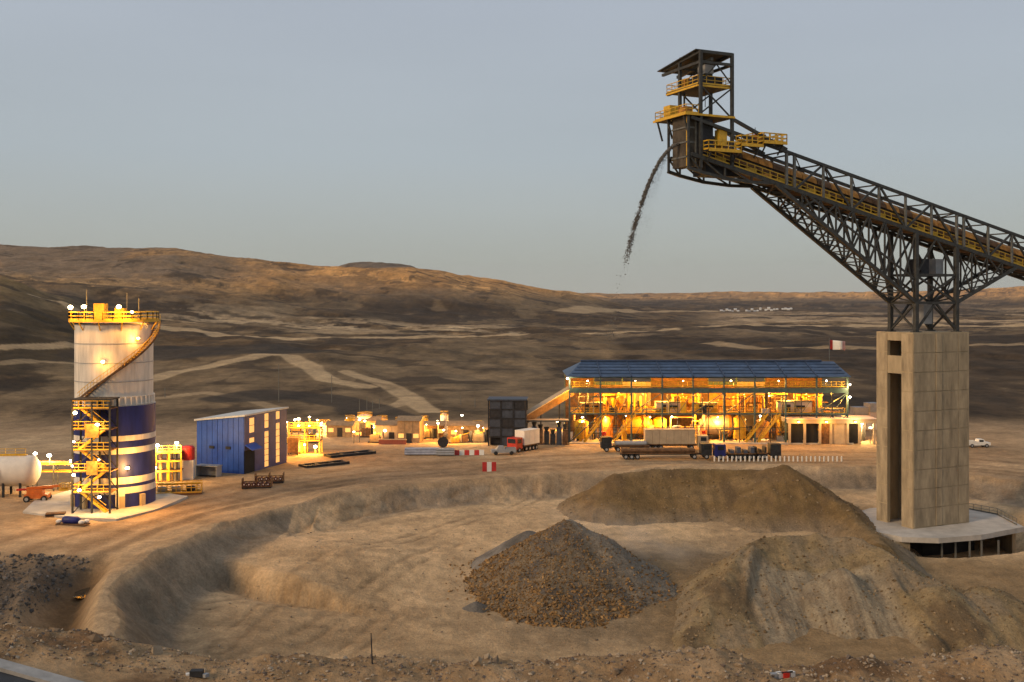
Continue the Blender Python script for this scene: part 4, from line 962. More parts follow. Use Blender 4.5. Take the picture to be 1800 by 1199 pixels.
fr = [(0, .105, 0), (.105, .225, 1), (.225, .455, 0), (.455, .56, 2), (.56, .73, 0), (.73, .83, 3), (.83, 1, 0)]
NAVYC = mat('navy_cladding', (.018, .038, .17), .5, var=.18, scale=.7)
for a, b, w in fr:
    x0, x1 = BLn*a+.02, BLn*b-.02
    if not w:
        MB().b6(x0, x1, -.14, .0, 0 if a > .2 else 4.2, HN-.02).build('cladding_panel', NAVYC, bb)
    else:
        spans = {1: ((4.2, 5.4), (6.3, 7.2), (9.9, HN-.02)), 2: ((0, .3), (6.9, 7.5), (10.2, HN-.02)), 3: ((0, .5), (8.0, 8.7), (10.2, HN-.02))}[w]
        for s0, s1 in spans: MB().b6(x0, x1, -.14, 0, s0, s1).build('cladding_panel', NAVYC, bb)
        for (s0, s1), (s2, s3) in zip(spans[:-1], spans[1:]):
            wn_ = MB().b6(x0+.03, x1-.03, -.05, .0, s1+.03, s2-.03).build('window', LITWIN, bb)
            nz = max(1, round((s2-s1)/1.2))
            for q in range(1, nz): MB().b6(x0, x1, -.10, -.055, s1+(s2-s1)*q/nz-.04, s1+(s2-s1)*q/nz+.04).build('glazing_bar', DARK, wn_)
MB().b6(.1, BLn*.225, -.12, .02, 0, 4.15).build('doorway', BLACK, bb)
m = MB(); m.add([(.0, -.15, 5.2), (3.6, -.15, 5.2), (3.6, -1.7, 4.3), (.0, -1.7, 4.3), (.0, -.15, 5.3), (3.6, -.15, 5.3), (3.6, -1.7, 4.42), (.0, -1.7, 4.42)], [(0, 1, 2, 3), (7, 6, 5, 4), (0, 3, 7, 4), (1, 5, 6, 2), (2, 6, 7, 3)]); m.build('door_canopy', BLUE, bb)
m = MB(); e = .35
m.add([(-e, -e, HN+.02), (BLn+e, -e, HN+.02), (BLn+e, BWd+e, HF), (-e, BWd+e, HF), (-e, -e, HN+.32), (BLn+e, -e, HN+.32), (BLn+e, BWd+e, HF+.3), (-e, BWd+e, HF+.3)],
      [(3, 2, 1, 0), (4, 5, 6, 7), (0, 1, 5, 4), (1, 2, 6, 5), (2, 3, 7, 6), (3, 0, 4, 7)]); m.build('roof', mat('pale_roof', (.55, .53, .48), .5, var=.1), bb)
for y in (3.2, 6.6): MB().b6(-.2, -.1, y-.5, y+.5, 4.4, 4.9).build('vent', DARK, bb)
floodlight(bb, (BLn+.5, 3, 8), 3500, False, .8, off=(2.5, 0, -2))  # unseen lamp added on the far end for the yard's orange glow
# open steel container against its gable
g = G(362, 839); ct = thing('open_container', 'grey open-fronted container against the blue building', 'container', (g.x, g.y, 0), bang-math.pi/2)
m = MB(); m.b6(-2.1, 2.1, 1.6, 1.7, 0, 1.9); m.b6(-2.1, -2.0, 0, 1.6, 0, 1.9); m.b6(2.0, 2.1, 0, 1.6, 0, 1.9); m.build('walls', GREYP, ct)
MB().b6(-2.2, 2.2, -.1, 1.8, 1.9, 2.05).build('roof', GREYP, ct); MB().b6(-2.0, 2.0, .1, 1.6, .0, .1).build('floor', DARK, ct)

# ================================================================ process plant
PX0, PX1, PY0, PY1 = 12.6, 73.4, 236.5, 256.0
NBAY = 9; BW_ = (PX1-PX0)/NBAY
plant = thing('process_plant', 'long open process plant with blue hipped roof glowing orange inside', 'building', (PX0, PY0, 0))
LX, LY = PX1-PX0, PY1-PY0
def pz(py, D): return ZC-(py-HY)/F*D
EV, RG, BM = pz(662, 238), pz(636, 247), pz(686, 237)
MB().b6(-1, LX+1, -1.2, LY+1, -.3, .18).build('floor_slab', SLABM, plant)
for k in range(NBAY+1):
    x = BW_*k
    for y in (0, LY): member((x, y, 0), (x, y, EV-.1), .34, 'column', GRNST, plant)
    if 0 < k < NBAY: 
        member((x, 0, EV), (x, LY*.5, RG-.15), .3, 'rafter', GRNST, plant); member((x, LY, EV), (x, LY*.5, RG-.15), .3, 'rafter', GRNST, plant)
member((0, 0, BM), (LX, 0, BM), .4, 'crane_beam', GRNST, plant, 1.1); member((0, LY, BM), (LX, LY, BM), .4, 'crane_beam', GRNST, plant, 1.0)
member((0, 0, EV-.05), (LX, 0, EV-.05), .35, 'eaves_beam', GRNST, plant); member((0, -.05, 6.4), (LX, -.05, 6.4), .3, 'floor_beam', GRNST, plant)
hip = 3.2
for k in range(NBAY):                                    # roof sheets, one per bay, ribs between
    xa, xb = BW_*k+.08, BW_*(k+1)-.08; ta, tb = xa, xb
    if k == 0: ta = hip
    if k == NBAY-1: tb = LX-.2
    for side in (0, 1):
        ye = -.6 if side == 0 else LY+.6
        vs = [(xa if k else -.6, ye, EV), (xb if k < NBAY-1 else LX+.6, ye, EV), (tb, LY/2, RG), (ta, LY/2, RG)]
        vs += [(a, b, c+.14) for a, b, c in vs]
        fs = [(0, 1, 2, 3), (7, 6, 5, 4), (0, 4, 5, 1), (1, 5, 6, 2), (2, 6, 7, 3), (3, 7, 4, 0)]
        if side == 0: fs = [f[::-1] for f in fs]
        MB().add(vs, fs).build('roof_sheet', ROOFB, plant)
    if k: member((BW_*k, -.65, EV+.2), (BW_*k, LY/2, RG+.2), .26, 'roof_rib', mat('dark_blue_rib', (.03, .05, .10), .5), plant)
for xx, tt in ((-.6, hip), (LX+.6, LX-.2)):
    MB().add([(xx, -.6, EV), (xx, LY+.6, EV), (tt, LY/2, RG), (xx, -.6, EV+.13), (xx, LY+.6, EV+.13), (tt, LY/2, RG+.13)], [(0, 1, 2), (5, 4, 3), (0, 3, 4, 1)]).build('roof_hip', ROOFB, plant)
for f_ in (.2, .4, .6, .8): member((hip*f_, -.6+(LY/2+.6)*f_, EV+(RG-EV)*f_+.2), (LX-.2, -.6+(LY/2+.6)*f_, EV+(RG-EV)*f_+.2), .14, 'purlin', MATS['dark_blue_rib'], plant)
MB().b6(3, LX-3, LY/2-.5, LY/2+.5, RG+.1, RG+.45).build('ridge_vent', mat('dark_blue_rib', (.03, .05, .10), .5), plant)
for k in range(NBAY):                                    # back wall panels and upper walkway
    MB().b6(BW_*k+.05, BW_*(k+1)-.05, LY-.35, LY-.2, .2+(k*5 % 3)*.5, EV-.6-(k*7 % 4)*.9).build('back_panel', [RUST, ORG, TAN, RUST][k % 4], plant)
MB().b6(.5, LX-.5, 2.0, LY-1.0, 6.25, 6.42).build('mezzanine', RUST, plant); MB().b6(.5, LX-.5, .5, 3.0, BM+.6, BM+.75).build('crane_walkway', RUST, plant)
for k in range(NBAY):
    m = MB(); rail(m, [(BW_*k, .45, BM+.75), (BW_*(k+1), .45, BM+.75)], 1.1, 1.2, .10); m.build('handrail', YEL, plant)
    m = MB(); rail(m, [(BW_*k, 2.0, 6.42), (BW_*(k+1), 2.0, 6.42)], 1.1, 1.2, .09); m.build('handrail', YEL, plant)
    if k in (0, 4, 8, 5, 2): member((BW_*k, 0, 6.5), (BW_*(k+1), 0, BM-.5), .18, 'brace', GRNST, plant); 
    if k in (0, 8): member((BW_*k, 0, .2), (BW_*(k+1), 0, 6.3), .18, 'brace', GRNST, plant)
for k in range(NBAY):                                    # front scaffolding
    x = BW_*(k+.5)
    member((x, -.1, 0), (x, -.1, BM-.4), .16, 'scaffold_post', DARK, plant)
    for a_, b_, z0, z1 in ((k, k+.5, .2, 6.3), (k+1, k+.5, .2, 6.3), (k, k+.5, BM-.5, 6.5), (k+1, k+.5, BM-.5, 6.5)):
        if (k*3+int(z0)) % 4 != 1: member((BW_*a_, -.1, z0), (BW_*b_, -.1, z1), .10, 'scaffold_brace', GRNST, plant)
    member((BW_*k, -.1, 3.4), (BW_*(k+1), -.1, 3.4), .10, 'scaffold_ledger', DARK, plant)
for k in range(13):                                      # lamps hung in the plant
    x = 2.5+k*(LX-5)/12; floodlight(plant, (x, 3.2+(k % 3)*2.0, 10.9), 3900, size=1.0, off=(0, -.4, -.8), col=(1, .43, .055))
for k in range(12):
    x = 3+k*(LX-6)/11; floodlight(plant, (x, 2.6+(k*7 % 3)*1.2, 5.4), 2600, k % 4 == 0, size=.9, off=(0, -.5, -.8), col=(1, .43, .055) if k % 4 else None)
for k in range(6): floodlight(plant, (4+k*10.5, 1.0, EV-.9), 800, k in (0, 5), size=.8, off=(0, .4, -.6))
floodlight(plant, (-.5, -.4, EV-.3), 700, True, size=1.2); floodlight(plant, (LX+.4, -.4, EV-1.6), 700, True, size=1.1); floodlight(plant, (LX+.4, -.4, BM-1.4), 500, True, size=1.0)
def on_plant(px_, D=240.0): return (px_-900)/F*D
def cylx(m, c, r, L, n=20):                              # horizontal drum with end cones
    m.smooth = False; return m.lathe([(.01, -L/2-.8), (r*.45, -L/2-.8), (r*.5, -L/2-.2), (r, -L/2), (r, L/2), (r*.5, L/2+.2), (r*.45, L/2+.8), (.01, L/2+.8)], c, n, 'x')
MILLM = mat('mill_grey', (.33, .29, .25), .55, .2, var=.15)
for px_, r, L, lab in ((1262, 2.5, 6.5, 'large grey grinding mill drum in the middle of the lit plant'), (1120, 2.2, 5.0, 'ochre grinding mill drum in the left half of the lit plant')):
    t_ = thing('grinding_mill', lab, 'mill', (on_plant(px_, 242), 242.0, .18))
    cylx(MB(), (0, 0, 3.4), r, L).build('drum', MILLM if px_ == 1262 else YEL, t_)
    for s in (-1, 1): MB().b6(s*(L/2+.6)-.5, s*(L/2+.6)+.5, -1.3, 1.3, 0, 3.2).build('bearing_stand', CONC, t_)
    m = MB(); m.lathe([(r, -.3), (r+.35, -.3), (r+.35, .3), (r, .3)], (L/2-1.0, 0, 3.4), 24, 'x'); m.build('girth_gear', ORG, t_)
tanks = [(1022, 1.6, 4.2, YEL, 'squat yellow tank at the left end of the lit plant'), (1068, 1.3, 5.2, ORG, 'slim rusty tank near the left end of the lit plant'), (1160, 1.5, 4.4, YEL, 'yellow tank left of the large mill drum'),
         (1300, 1.4, 5.0, YEL, 'yellow tank just right of the large mill drum'), (1338, 1.7, 4.0, ORG, 'short rusty tank right of the plant middle'), (1372, 1.2, 5.2, YEL, 'slim yellow tank near the right end of the lit plant'), (1440, 1.3, 4.6, TAN, 'pale tank by the right end of the lit plant')]
for i, (px_, r, h, mt, lab) in enumerate(tanks):
    D = 239.8+(i % 3)*1.6; t_ = thing('process_tank', lab, 'tank', (on_plant(px_, D), D, .18), 0, 'tanks on the plant floor')
    m = MB(); m.lathe([(r, .5), (r, h), (r*.4, h+.5), (.01, h+.55)], n=18); m.build('shell', mt, t_)
    for a in range(4): member((r*.8*math.cos(a*1.57+.7), r*.8*math.sin(a*1.57+.7), 0), (r*.8*math.cos(a*1.57+.7), r*.8*math.sin(a*1.57+.7), .7), .2, 'leg', DARK, t_)
    m = MB(); m.tube((r, 0, h*.6), (r+.9, 0, h*.6), .16, n=8); m.tube((r+.9, 0, h*.6), (r+.9, 0, .2), .16, n=8); m.build('pipe', STEEL_L, t_)
boxes = [(1176, 3.0, 2.2, 7.0, PINKW, 'pale equipment cabin on the upper floor of the lit plant, left one'), (1395, 3.8, 2.4, 6.5, PINKW, 'pale equipment cabin on the upper floor of the lit plant, right one'), (1040, 2.4, 2.0, 6.5, ORG, 'rusty equipment cabin on the upper floor at the plant left end'),
         (1240, 2.6, 2.0, 6.5, YEL, 'yellow equipment cabin on the upper floor over the large mill')]
for px_, w, h, z, mt, lab in boxes:
    t_ = thing('equipment_cabin', lab, 'cabin', (on_plant(px_, 240), 240.0, 6.42), 0, 'cabins on the plant upper floor')
    MB().b6(-w, w, -1, 1.4, 0, h).build('walls', mt, t_); MB().b6(-w-.15, w+.15, -1.15, 1.55, h, h+.15).build('roof', STEEL_L, t_)
    MB().b6(-w*.6, -w*.25, -1.06, -1.0, .1, 1.8).build('door', DARK, t_); MB().b6(0, w*.6, -1.05, -1.0, .9, 1.6).build('window', GLASS, t_)
for i, px_ in enumerate((1085, 1205, 1320, 1420)):       # cyclone clusters on the upper floor
    lab = 'cluster of cone hoppers on the plant upper floor, %s from the left' % ('first', 'second', 'third', 'fourth')[i]
    t_ = thing('hopper_cluster', lab, 'hoppers', (on_plant(px_, 242.5), 242.5, 6.42), 0, 'hopper clusters on the plant upper floor')
    for k in range(4):
        m = MB(); m.lathe([(.15, .3), (.7, 2.2), (.7, 3.2), (.01, 3.4)], (-2.4+k*1.6, 0, 0), 12); m.build('hopper', YEL if k % 2 else ORG, t_)
    m = MB(); m.bar((-3.2, 0, 3.6), (3.2, 0, 3.6), .4); m.bar((-3, 0, 0), (-3, 0, 3.6), .16); m.bar((3, 0, 0), (3, 0, 3.6), .16); m.build('frame', YEL, t_)
for i, (px_, mt) in enumerate(((1046, YEL), (1098, YEL), (1330, YEL), (1352, YEL))):
    t_ = thing('plant_stair', 'yellow stair flight climbing the plant front, %s from the left' % ('first', 'second', 'third', 'fourth')[i], 'stair', (on_plant(px_, 236.5)+.0, 236.3, .18), 0, 'stairs on the plant front')
    m = MB(); m.bar((-2.4, 0, 0), (2.4, 0, 6.2), .1, .4); m.bar((-2.4, .9, 0), (2.4, .9, 6.2), .1, .4); m.build('stringer', mt, t_)
    m = MB(); m.bar((-2.4, 0, 1.1), (2.4, 0, 7.3), .1); [m.bar((-2.4+k*.96, 0, k*1.24), (-2.4+k*.96, 0, k*1.24+1.1), .07) for k in range(6)]; m.build('handrail', mt, t_)
    m = MB(); [m.box((-2.3+k*.32, .45, .2+k*.41), (.3, .9, .05)) for k in range(15)]; m.build('treads', RUST, t_)
for k in range(110):                                     # pipe runs and ducts through the plant
    x = rng.uniform(1, LX-4); y = rng.uniform(1.2, 8); z = rng.choice([rng.uniform(.6, 5.6), rng.uniform(6.8, 10.6)]); L = rng.uniform(1.5, 6); r = rng.uniform(.08, .26)
    m = MB()
    if k % 2: m.tube((x, y, z), (min(x+L, LX-.6), y, z), r, n=7); m.tube((x, y, z), (x, y, .2 if z < 6.3 else 6.4), r, n=7)
    else: m.tube((x, y, .2 if z < 6.3 else 6.4), (x, y, min(z+1.8, 5.9 if z < 6.3 else BM)), r, n=7); m.tube((x, y, z), (x, y+L*.6, z), r, n=7)
    m.build('pipe_run', [YEL, ORG, STEEL_L, DARK, RUST][k % 5], plant)
for k in range(16):
    x = rng.uniform(1.5, LX-2.5); y = rng.uniform(1.0, 5); up = k % 2; w, h = rng.uniform(.5, 1.6), rng.uniform(.8, 2.6)
    MB().b6(x-w/2, x+w/2, y-.5, y+.7, 6.42 if up else .18, (6.42 if up else .18)+h).build('machine_block', [DARK, ORG, YEL, GREYP, REDP][k % 5], plant)
# flag on the plant roof
g = thing('flag', 'red and white flag on a pole above the right end of the blue plant roof', 'flag', (on_plant(1458, 247.5), 247.5, RG+.3))
member((0, 0, 0), (0, 0, 5.0), .14, 'pole', STEEL_L, g)
def cloth(x0, x1, mt, nm):
    n, k = 10, 6; V = []
    for i in range(n+1):
        for j in range(k+1):
            x = x0+(x1-x0)*i/n; V.append((x, .35*math.sin(x*2.0), 2.6+2.1*j/k-.10*x-.12*math.sin(x*1.7)*(1-j/k)))
    o = np_mesh(nm, np.array(V), grid_quads(n+1, k+1), mt); o.parent = g
    md = o.modifiers.new('thickness', 'SOLIDIFY'); md.thickness = .03
cloth(.08, .85, REDP, 'red_cloth'); cloth(.86, 2.9, WHITE, 'white_cloth'); cloth(2.91, 3.7, mat('faded_red', (.55, .30, .26), .7), 'faded_cloth')
# ================================================================ yard: tanks, skids, sheds, vehicles, lamps
ordw = 'first second third fourth fifth sixth seventh eighth ninth tenth eleventh twelfth thirteenth fourteenth fifteenth sixteenth seventeenth eighteenth nineteenth twentieth'.split()
def at(px_, py_, z=0.0):
    g = G(px_, py_, z); return Vector((g.x, g.y, z))
def wheel(m_par, x, y, r=.5, w=.35):
    q = MB().tube((x, y-w/2, r), (x, y+w/2, r), r, n=14).build('wheel', TYRE, m_par)
    MB().tube((x, y-w/2-.01, r), (x, y-w/2+.02, r), r*.55, n=10).build('rim', GREYP, q)
# white vessel at the left edge
v = at(-10, 872); t_ = thing('storage_vessel', 'white rounded vessel on dark legs at the left edge of the yard', 'tank', v, R(4))
m = MB(); m.smooth = True; m.lathe([(.01, -11.5), (1.4, -11.4), (2.3, -10.6), (2.45, -9.6), (2.45, 5.3), (2.3, 6.2), (1.4, 6.8), (.01, 6.9)], (0, 0, 4.0), 24, 'x'); m.build('shell', WHITE, t_)
for x in (-8, -4.5, -1, 2, 4.6):
    for y in (-1.6, 1.6): MB().b6(x-.16, x+.16, y-.16, y+.16, 0, 2.6).build('leg', DARK, t_)
MB().b6(1.0, 1.7, -2.62, -2.3, 3.2, 4.6).build('hatch', RUST, t_); MB().b6(-9, 5, -.4, .4, 6.42, 6.55).build('top_walkway', YEL, t_)
m = MB(); rail(m, [(-9, -.4, 6.55), (5, -.4, 6.55)], 1.0, 1.6, .06); m.build('handrail', YEL, t_)
# pipe bridge behind it
v = at(98, 862); t_ = thing('pipe_bridge', 'yellow lit pipe bridge between the white vessel and the silo', 'pipe rack', v)
for x in (-3.4, 0, 3.4):
    for y in (-.8, .8): member((x, y, 0), (x, y, 4.4), .18, 'post', STEEL_L, t_)
for y in (-.8, .8):
    for z in (3.2, 4.4): member((-3.5, y, z), (3.5, y, z), .18, 'beam', YEL, t_)
for k in range(4): MB().tube((-3.8, -.6+k*.4, 4.65), (3.8, -.6+k*.4, 4.65), .15, n=8).build('pipe', [YEL, TAN, STEEL_L, ORG][k], t_)
for x, z in ((-2.9, 6.2), (-.6, 5.9), (3.0, 5.0)):
    member((x, -.9, 4.4), (x, -.9, z), .1, 'lamp_post', STEEL_L, t_); floodlight(t_, (x, -1.0, z), 1000, True, 1.3)
# orange boom lift
v = at(66, 881); t_ = thing('boom_lift', 'orange boom lift with its boom folded low beside the silo', 'boom lift', v, R(6))
MB().b6(-1.7, 1.7, -.95, .95, .55, 1.15).build('chassis', ORANGEP, t_); MB().b6(-1.4, .9, -.8, .8, 1.15, 1.9).build('turret', ORANGEP, t_)
for x in (-1.3, 1.3):
    for y in (-1, 1): wheel(t_, x, y, .5)
MB().bar((-1.6, 0, 2.0), (3.4, 0, 2.35), .36).build('boom', ORANGEP, t_); MB().bar((-3.2, .3, 1.75), (2.2, .3, 2.0), .28).build('jib', REDP, t_)
m = MB(); rail(m, [(3.4, -.7, 1.7), (4.8, -.7, 1.7), (4.8, .7, 1.7), (3.4, .7, 1.7), (3.4, -.7, 1.7)], 1.0, .7, .06); m.b6(3.4, 4.8, -.7, .7, 1.62, 1.7); m.build('basket', YEL, t_)
# bundles in front of the silo
v = at(128, 922); t_ = thing('material_bundle', 'dark blue wrapped bundle with white sacks on the sand before the silo', 'bundle', v, R(-8))
MB().b6(-2.2, 2.2, -.7, .7, 0, .18).build('pallet', RUST, t_); m = MB(); m.smooth = True; m.lathe([(.01, -1.2), (.5, -1.15), (.58, -.6), (.55, .8), (.4, 1.2), (.01, 1.25)], (-.2, 0, .62), 10, 'x'); m.build('wrapped_roll', NAVY, t_)
for x, y in ((-1.9, -.3), (1.5, -.4), (1.9, .3)):
    m = MB(); m.smooth = True; m.ball((x, y, .45), .42, 10, 6, .7); m.build('sack', WHITE, t_)
v = at(98, 908); t_ = thing('pallet_stack', 'low dark stack of pallets beside the stair tower', 'pallets', v, R(10))
for k in range(3): MB().box((random.uniform(-.2, .2), 0, .1+k*.2), (2.6, 1.3, .15), random.uniform(-.1, .1)).build('pallet', [RUST, DARK, RUST][k], t_)
# pump skid right of the silo
v = at(315, 868); t_ = thing('pump_skid', 'long yellow railed pump skid on the right of the silo', 'pump skid', v, R(12))
MB().b6(-3.6, 3.6, -1, 1, 0, .25).build('skid_base', RUST, t_)
for x in (-2.6, -.4, 1.8):
    m = MB(); m.smooth = True; m.lathe([(.01, -.7), (.45, -.7), (.45, .5), (.25, .7), (.01, .7)], (x, 0, .8), 14, 'x'); m.build('pump', GREYP if x < 0 else DARK, t_)
m = MB(); rail(m, [(-3.5, -.95, .25), (3.5, -.95, .25)], 1.6, .8, .10); rail(m, [(-3.5, .95, .25), (3.5, .95, .25)], 1.6, .8, .10); m.build('handrail', YEL, t_)
m = MB(); m.tube((-3.3, .2, 1.6), (3.3, .2, 1.6), .2, n=8); m.build('header_pipe', YEL, t_)
v = at(297, 846); t_ = thing('yellow_rack', 'tall yellow lit pipe rack between the silo and the blue building', 'pipe rack', v, R(5))
for x in (-1.9, .3, 2.3):
    for y in (-1.2, 1.2): member((x, y, 0), (x, y, 5.2), .2, 'post', YEL, t_)
for z in (1.9, 3.6, 5.1):
    for y in (-1.2, 1.2): member((-2, y, z), (2.4, y, z), .2, 'beam', YEL, t_)
    MB().b6(-1.9, 2.3, -1.1, 1.1, z+.1, z+.18).build('grating', RUST, t_)
m = MB(); rail(m, [(-1.9, -1.2, 5.2), (2.3, -1.2, 5.2)], 1.1, 1, .08); m.build('handrail', YEL, t_)
for k in range(3): MB().tube((-1.4+k*1.3, 0, .1), (-1.4+k*1.3, 0, 4.9), .3, n=10).build('riser_pipe', [TAN, YEL, STEEL_L][k], t_)
for x, z in ((-1.6, 6.4), (1.6, 6.8), (-2.0, 2.6)): member((x, -1.3, z-1.6 if z > 3 else z-.5), (x, -1.3, z), .1, 'lamp_post', YEL, t_); floodlight(t_, (x, -1.4, z), 1800, z > 5, 1.2)
v = at(330, 842); t_ = thing('red_tank', 'bright red tank on a white stand beside the blue building', 'tank', v, R(8))
MB().b6(-1.1, 1.1, -1.1, 1.1, 0, 3.4).build('stand', WHITE, t_); m = MB(); m.smooth = False; m.lathe([(.01, 3.4), (1.2, 3.4), (1.2, 5.5), (.9, 5.8), (.01, 5.9)], n=16); m.build('shell', REDP, t_)
# drum racks
for i, (px_, py_, lab) in enumerate(((452, 858, 'front rack of dark red rollers on the sand by the blue building'), (474, 848, 'rear rack of dark red rollers nearer the blue building'))):
    v = at(px_, py_); t_ = thing('roller_rack', lab, 'rack', v, R(6), 'racks in front of the blue building')
    MB().b6(-2.4, 2.4, -.9, .9, 0, .3).build('base', DARK, t_)
    for z in (.3, 1.2): MB().b6(-2.4, 2.4, -.9, -.75, z, z+.12).build('shelf_rail', RUST, t_)
    for x in (-2.35, 0, 2.35): MB().b6(x-.06, x+.06, -.9, .9, .3, 1.7).build('upright', RUST, t_)
    for k in range(6):
        q = MB().tube((-2.0+k*.78, -.95, .75), (-2.0+k*.78, .9, .75), .32, n=12).build('roller', mat('dark_red', (.10, .02, .015), .6), t_)
        MB().tube((-2.0+k*.78, -1.0, .75), (-2.0+k*.78, -.955, .75), .12, n=8).build('shaft_end', WHITE, q)
# frames lying flat
for px_, py_, w, lab in ((615, 800, 5.2, 'dark steel frame lying flat on the lit sand, farther one'), (570, 818, 4.6, 'dark steel frame lying flat on the lit sand, nearer one')):
    v = at(px_, py_); t_ = thing('steel_frame', lab, 'steel frame', v, R(38), 'steel frames lying in the yard')
    for y in (-1.3, 1.3): MB().b6(-w, w, y-.25, y+.25, 0, .5).build('long_beam', DARK, t_)
    for x in (-w+.3, -w/3, w/3, w-.3): MB().b6(x-.2, x+.2, -1.05, 1.05, .05, .45).build('cross_member', DARK, t_)
# structures right of the blue building
v = at(517, 800); t_ = thing('brown_bin', 'brown steel bin right of the blue building', 'bin', v)
MB().b6(-1.1, 1.1, -1.2, 1.2, .6, 3.6).build('body', RUST, t_); [MB().b6(x-.1, x+.1, y-.1, y+.1, 0, .6).build('leg', DARK, t_) for x in (-.9, .9) for y in (-1, 1)]
v = at(538, 797); t_ = thing('lit_platform', 'yellow lit steel platform right of the blue building', 'platform', v)
for x in (-3.2, 0, 3.0):
    for y in (-1.4, 1.4): member((x, y, 0), (x, y, 5.4), .2, 'post', YEL, t_)
for z in (2.6, 5.2):
    MB().b6(-3.3, 3.1, -1.5, 1.5, z, z+.15).build('deck', RUST, t_); m = MB(); rail(m, [(-3.2, -1.5, z+.15), (3.0, -1.5, z+.15)], 1.1, 1, .09); m.build('handrail', YEL, t_)
m = MB(); m.lathe([(.9, .2), (.9, 2.3), (.01, 2.5)], (-1.4, 0, 0), 14); m.build('vessel', ORG, t_)
for x, z in ((-1.2, 7.2), (1.0, 7.6), (2.6, 7.0), (0, 2.0), (2.2, 1.6)): floodlight(t_, (x, -1.6, z), 1500, False, 1.3); member((x, -1.5, max(0, z-2)), (x, -1.5, z-.3), .1, 'lamp_post', YEL, t_)
TAND = mat('dark_tan', (.30, .21, .12), .8, var=.2)
# pale sheds in the middle of the yard
def shed(label, px_, py_, w, d, h, mt, rz=0, group=None, lit=True, door=True):
    v = at(px_, py_); t_ = thing('yard_shed', label, 'shed', v, rz, group); n = max(2, round(w/1.6))
    for k in range(n): MB().b6(-w/2+w*k/n+.03, -w/2+w*(k+1)/n-.03, -d/2, d/2, 0, h).build('wall_panel', mt, t_)
    m = MB(); m.add([(-w/2-.3, -d/2-.3, h), (w/2+.3, -d/2-.3, h), (w/2+.3, d/2+.3, h), (-w/2-.3, d/2+.3, h), (-w/2-.3, 0, h+.9), (w/2+.3, 0, h+.9)], [(3, 2, 1, 0), (0, 1, 5, 4), (2, 3, 4, 5), (1, 2, 5), (3, 0, 4)]); m.build('roof', TAND, t_)
    if door: MB().b6(-.5, .7, -d/2-.06, -d/2, 0, 2.1).build('door', DARK, t_)
    for x in (-w*.33, w*.33): MB().b6(x-.6, x+.6, -d/2-.05, -d/2, 1.1, 2.0).build('window', LITWIN if lit else GLASS, t_)
    return t_
shed('pale shed with a low dark red base in the lit yard', 692, 774, 7, 5, 3.6, TAN, R(-6)); shed('taller tan shed beside the pale shed in the lit yard', 722, 776, 5, 5, 4.8, TAND, R(-6))
shed('long flat shed left of the dark tower', 818, 770, 8, 4, 3.0, TAND, R(3)); shed('small pale shed between the tan shed and the dark tower', 762, 768, 5, 4, 2.8, RUST, R(3))
shed('small tan shed behind the lit platform', 600, 766, 6, 4, 2.6, TAND, R(-4)); shed('low pale shed far back in the lit yard', 640, 757, 8, 4, 2.6, TAND, R(-4))
v = at(690, 781); t_ = thing('low_wall', 'low dark red wall in front of the pale shed', 'wall', v, R(-6)); MB().b6(-3, 3, -.2, .2, 0, 1.0).build('wall_body', mat('brick_red', (.22, .06, .04), .8), t_); MB().b6(-3.1, 3.1, -.28, .28, 1.0, 1.12).build('coping', TAN, t_)
# tank farm and pipework across the back of the yard
for i in range(9):
    px_ = 575+i*34+random.uniform(-8, 8); v = at(px_, random.uniform(748, 766)); r = random.uniform(.9, 1.8); h = random.uniform(1.8, 3.8)
    t_ = thing('yard_tank', 'small upright tank in the lit back yard, %s from the blue building' % ('first second third fourth fifth sixth seventh eighth ninth'.split()[i]), 'tank', v, 0, 'tanks across the back yard')
    m = MB(); m.lathe([(r, 0), (r, h), (r*.5, h+.4), (.01, h+.45)], n=16); m.build('shell', [TAN, YEL, WHITE, GREYP][i % 4], t_)
    m = MB(); rail(m, [(r*math.cos(a), r*math.sin(a), h) for a in [k*math.pi/4 for k in range(9)]], .9, 1, .06); m.build('top_rail', YEL, t_)
for i in range(16):                                     # small machinery between the sheds
    px_ = 508+i*22.5+random.uniform(-6, 6); v = at(px_, random.uniform(758, 782)); w = random.uniform(.8, 2.0); h = random.uniform(1.2, 3.2)
    t_ = thing('machine_skid', 'small machine on a skid in the lit back yard, %s counted from the blue building' % ordw[i], 'machine', v, random.uniform(-.4, .4), 'machine skids in the back yard')
    MB().b6(-w-.4, w+.4, -.8, .8, 0, .25).build('skid', DARK, t_); MB().b6(-w, w*.3, -.6, .6, .25, h*.7).build('housing', [YEL, ORG, RUST, TAND][i % 4], t_)
    MB().tube((w*.65, 0, .25), (w*.65, 0, h), .35, n=10).build('stack', [DARK, TAN, STEEL_L][i % 3], t_); MB().tube((-w*.5, -.3, h*.7), (w*.65, 0, h*.9), .1, n=6).build('pipe', YEL, t_)
    floodlight(t_, (-w*.4, -.75, h+.9), 700 if i % 2 else 0, i % 5 == 0, random.uniform(.7, 1.2)); member((-w*.4, -.65, .2), (-w*.4, -.65, h+.6), .07, 'lamp_post', STEEL_L, t_)
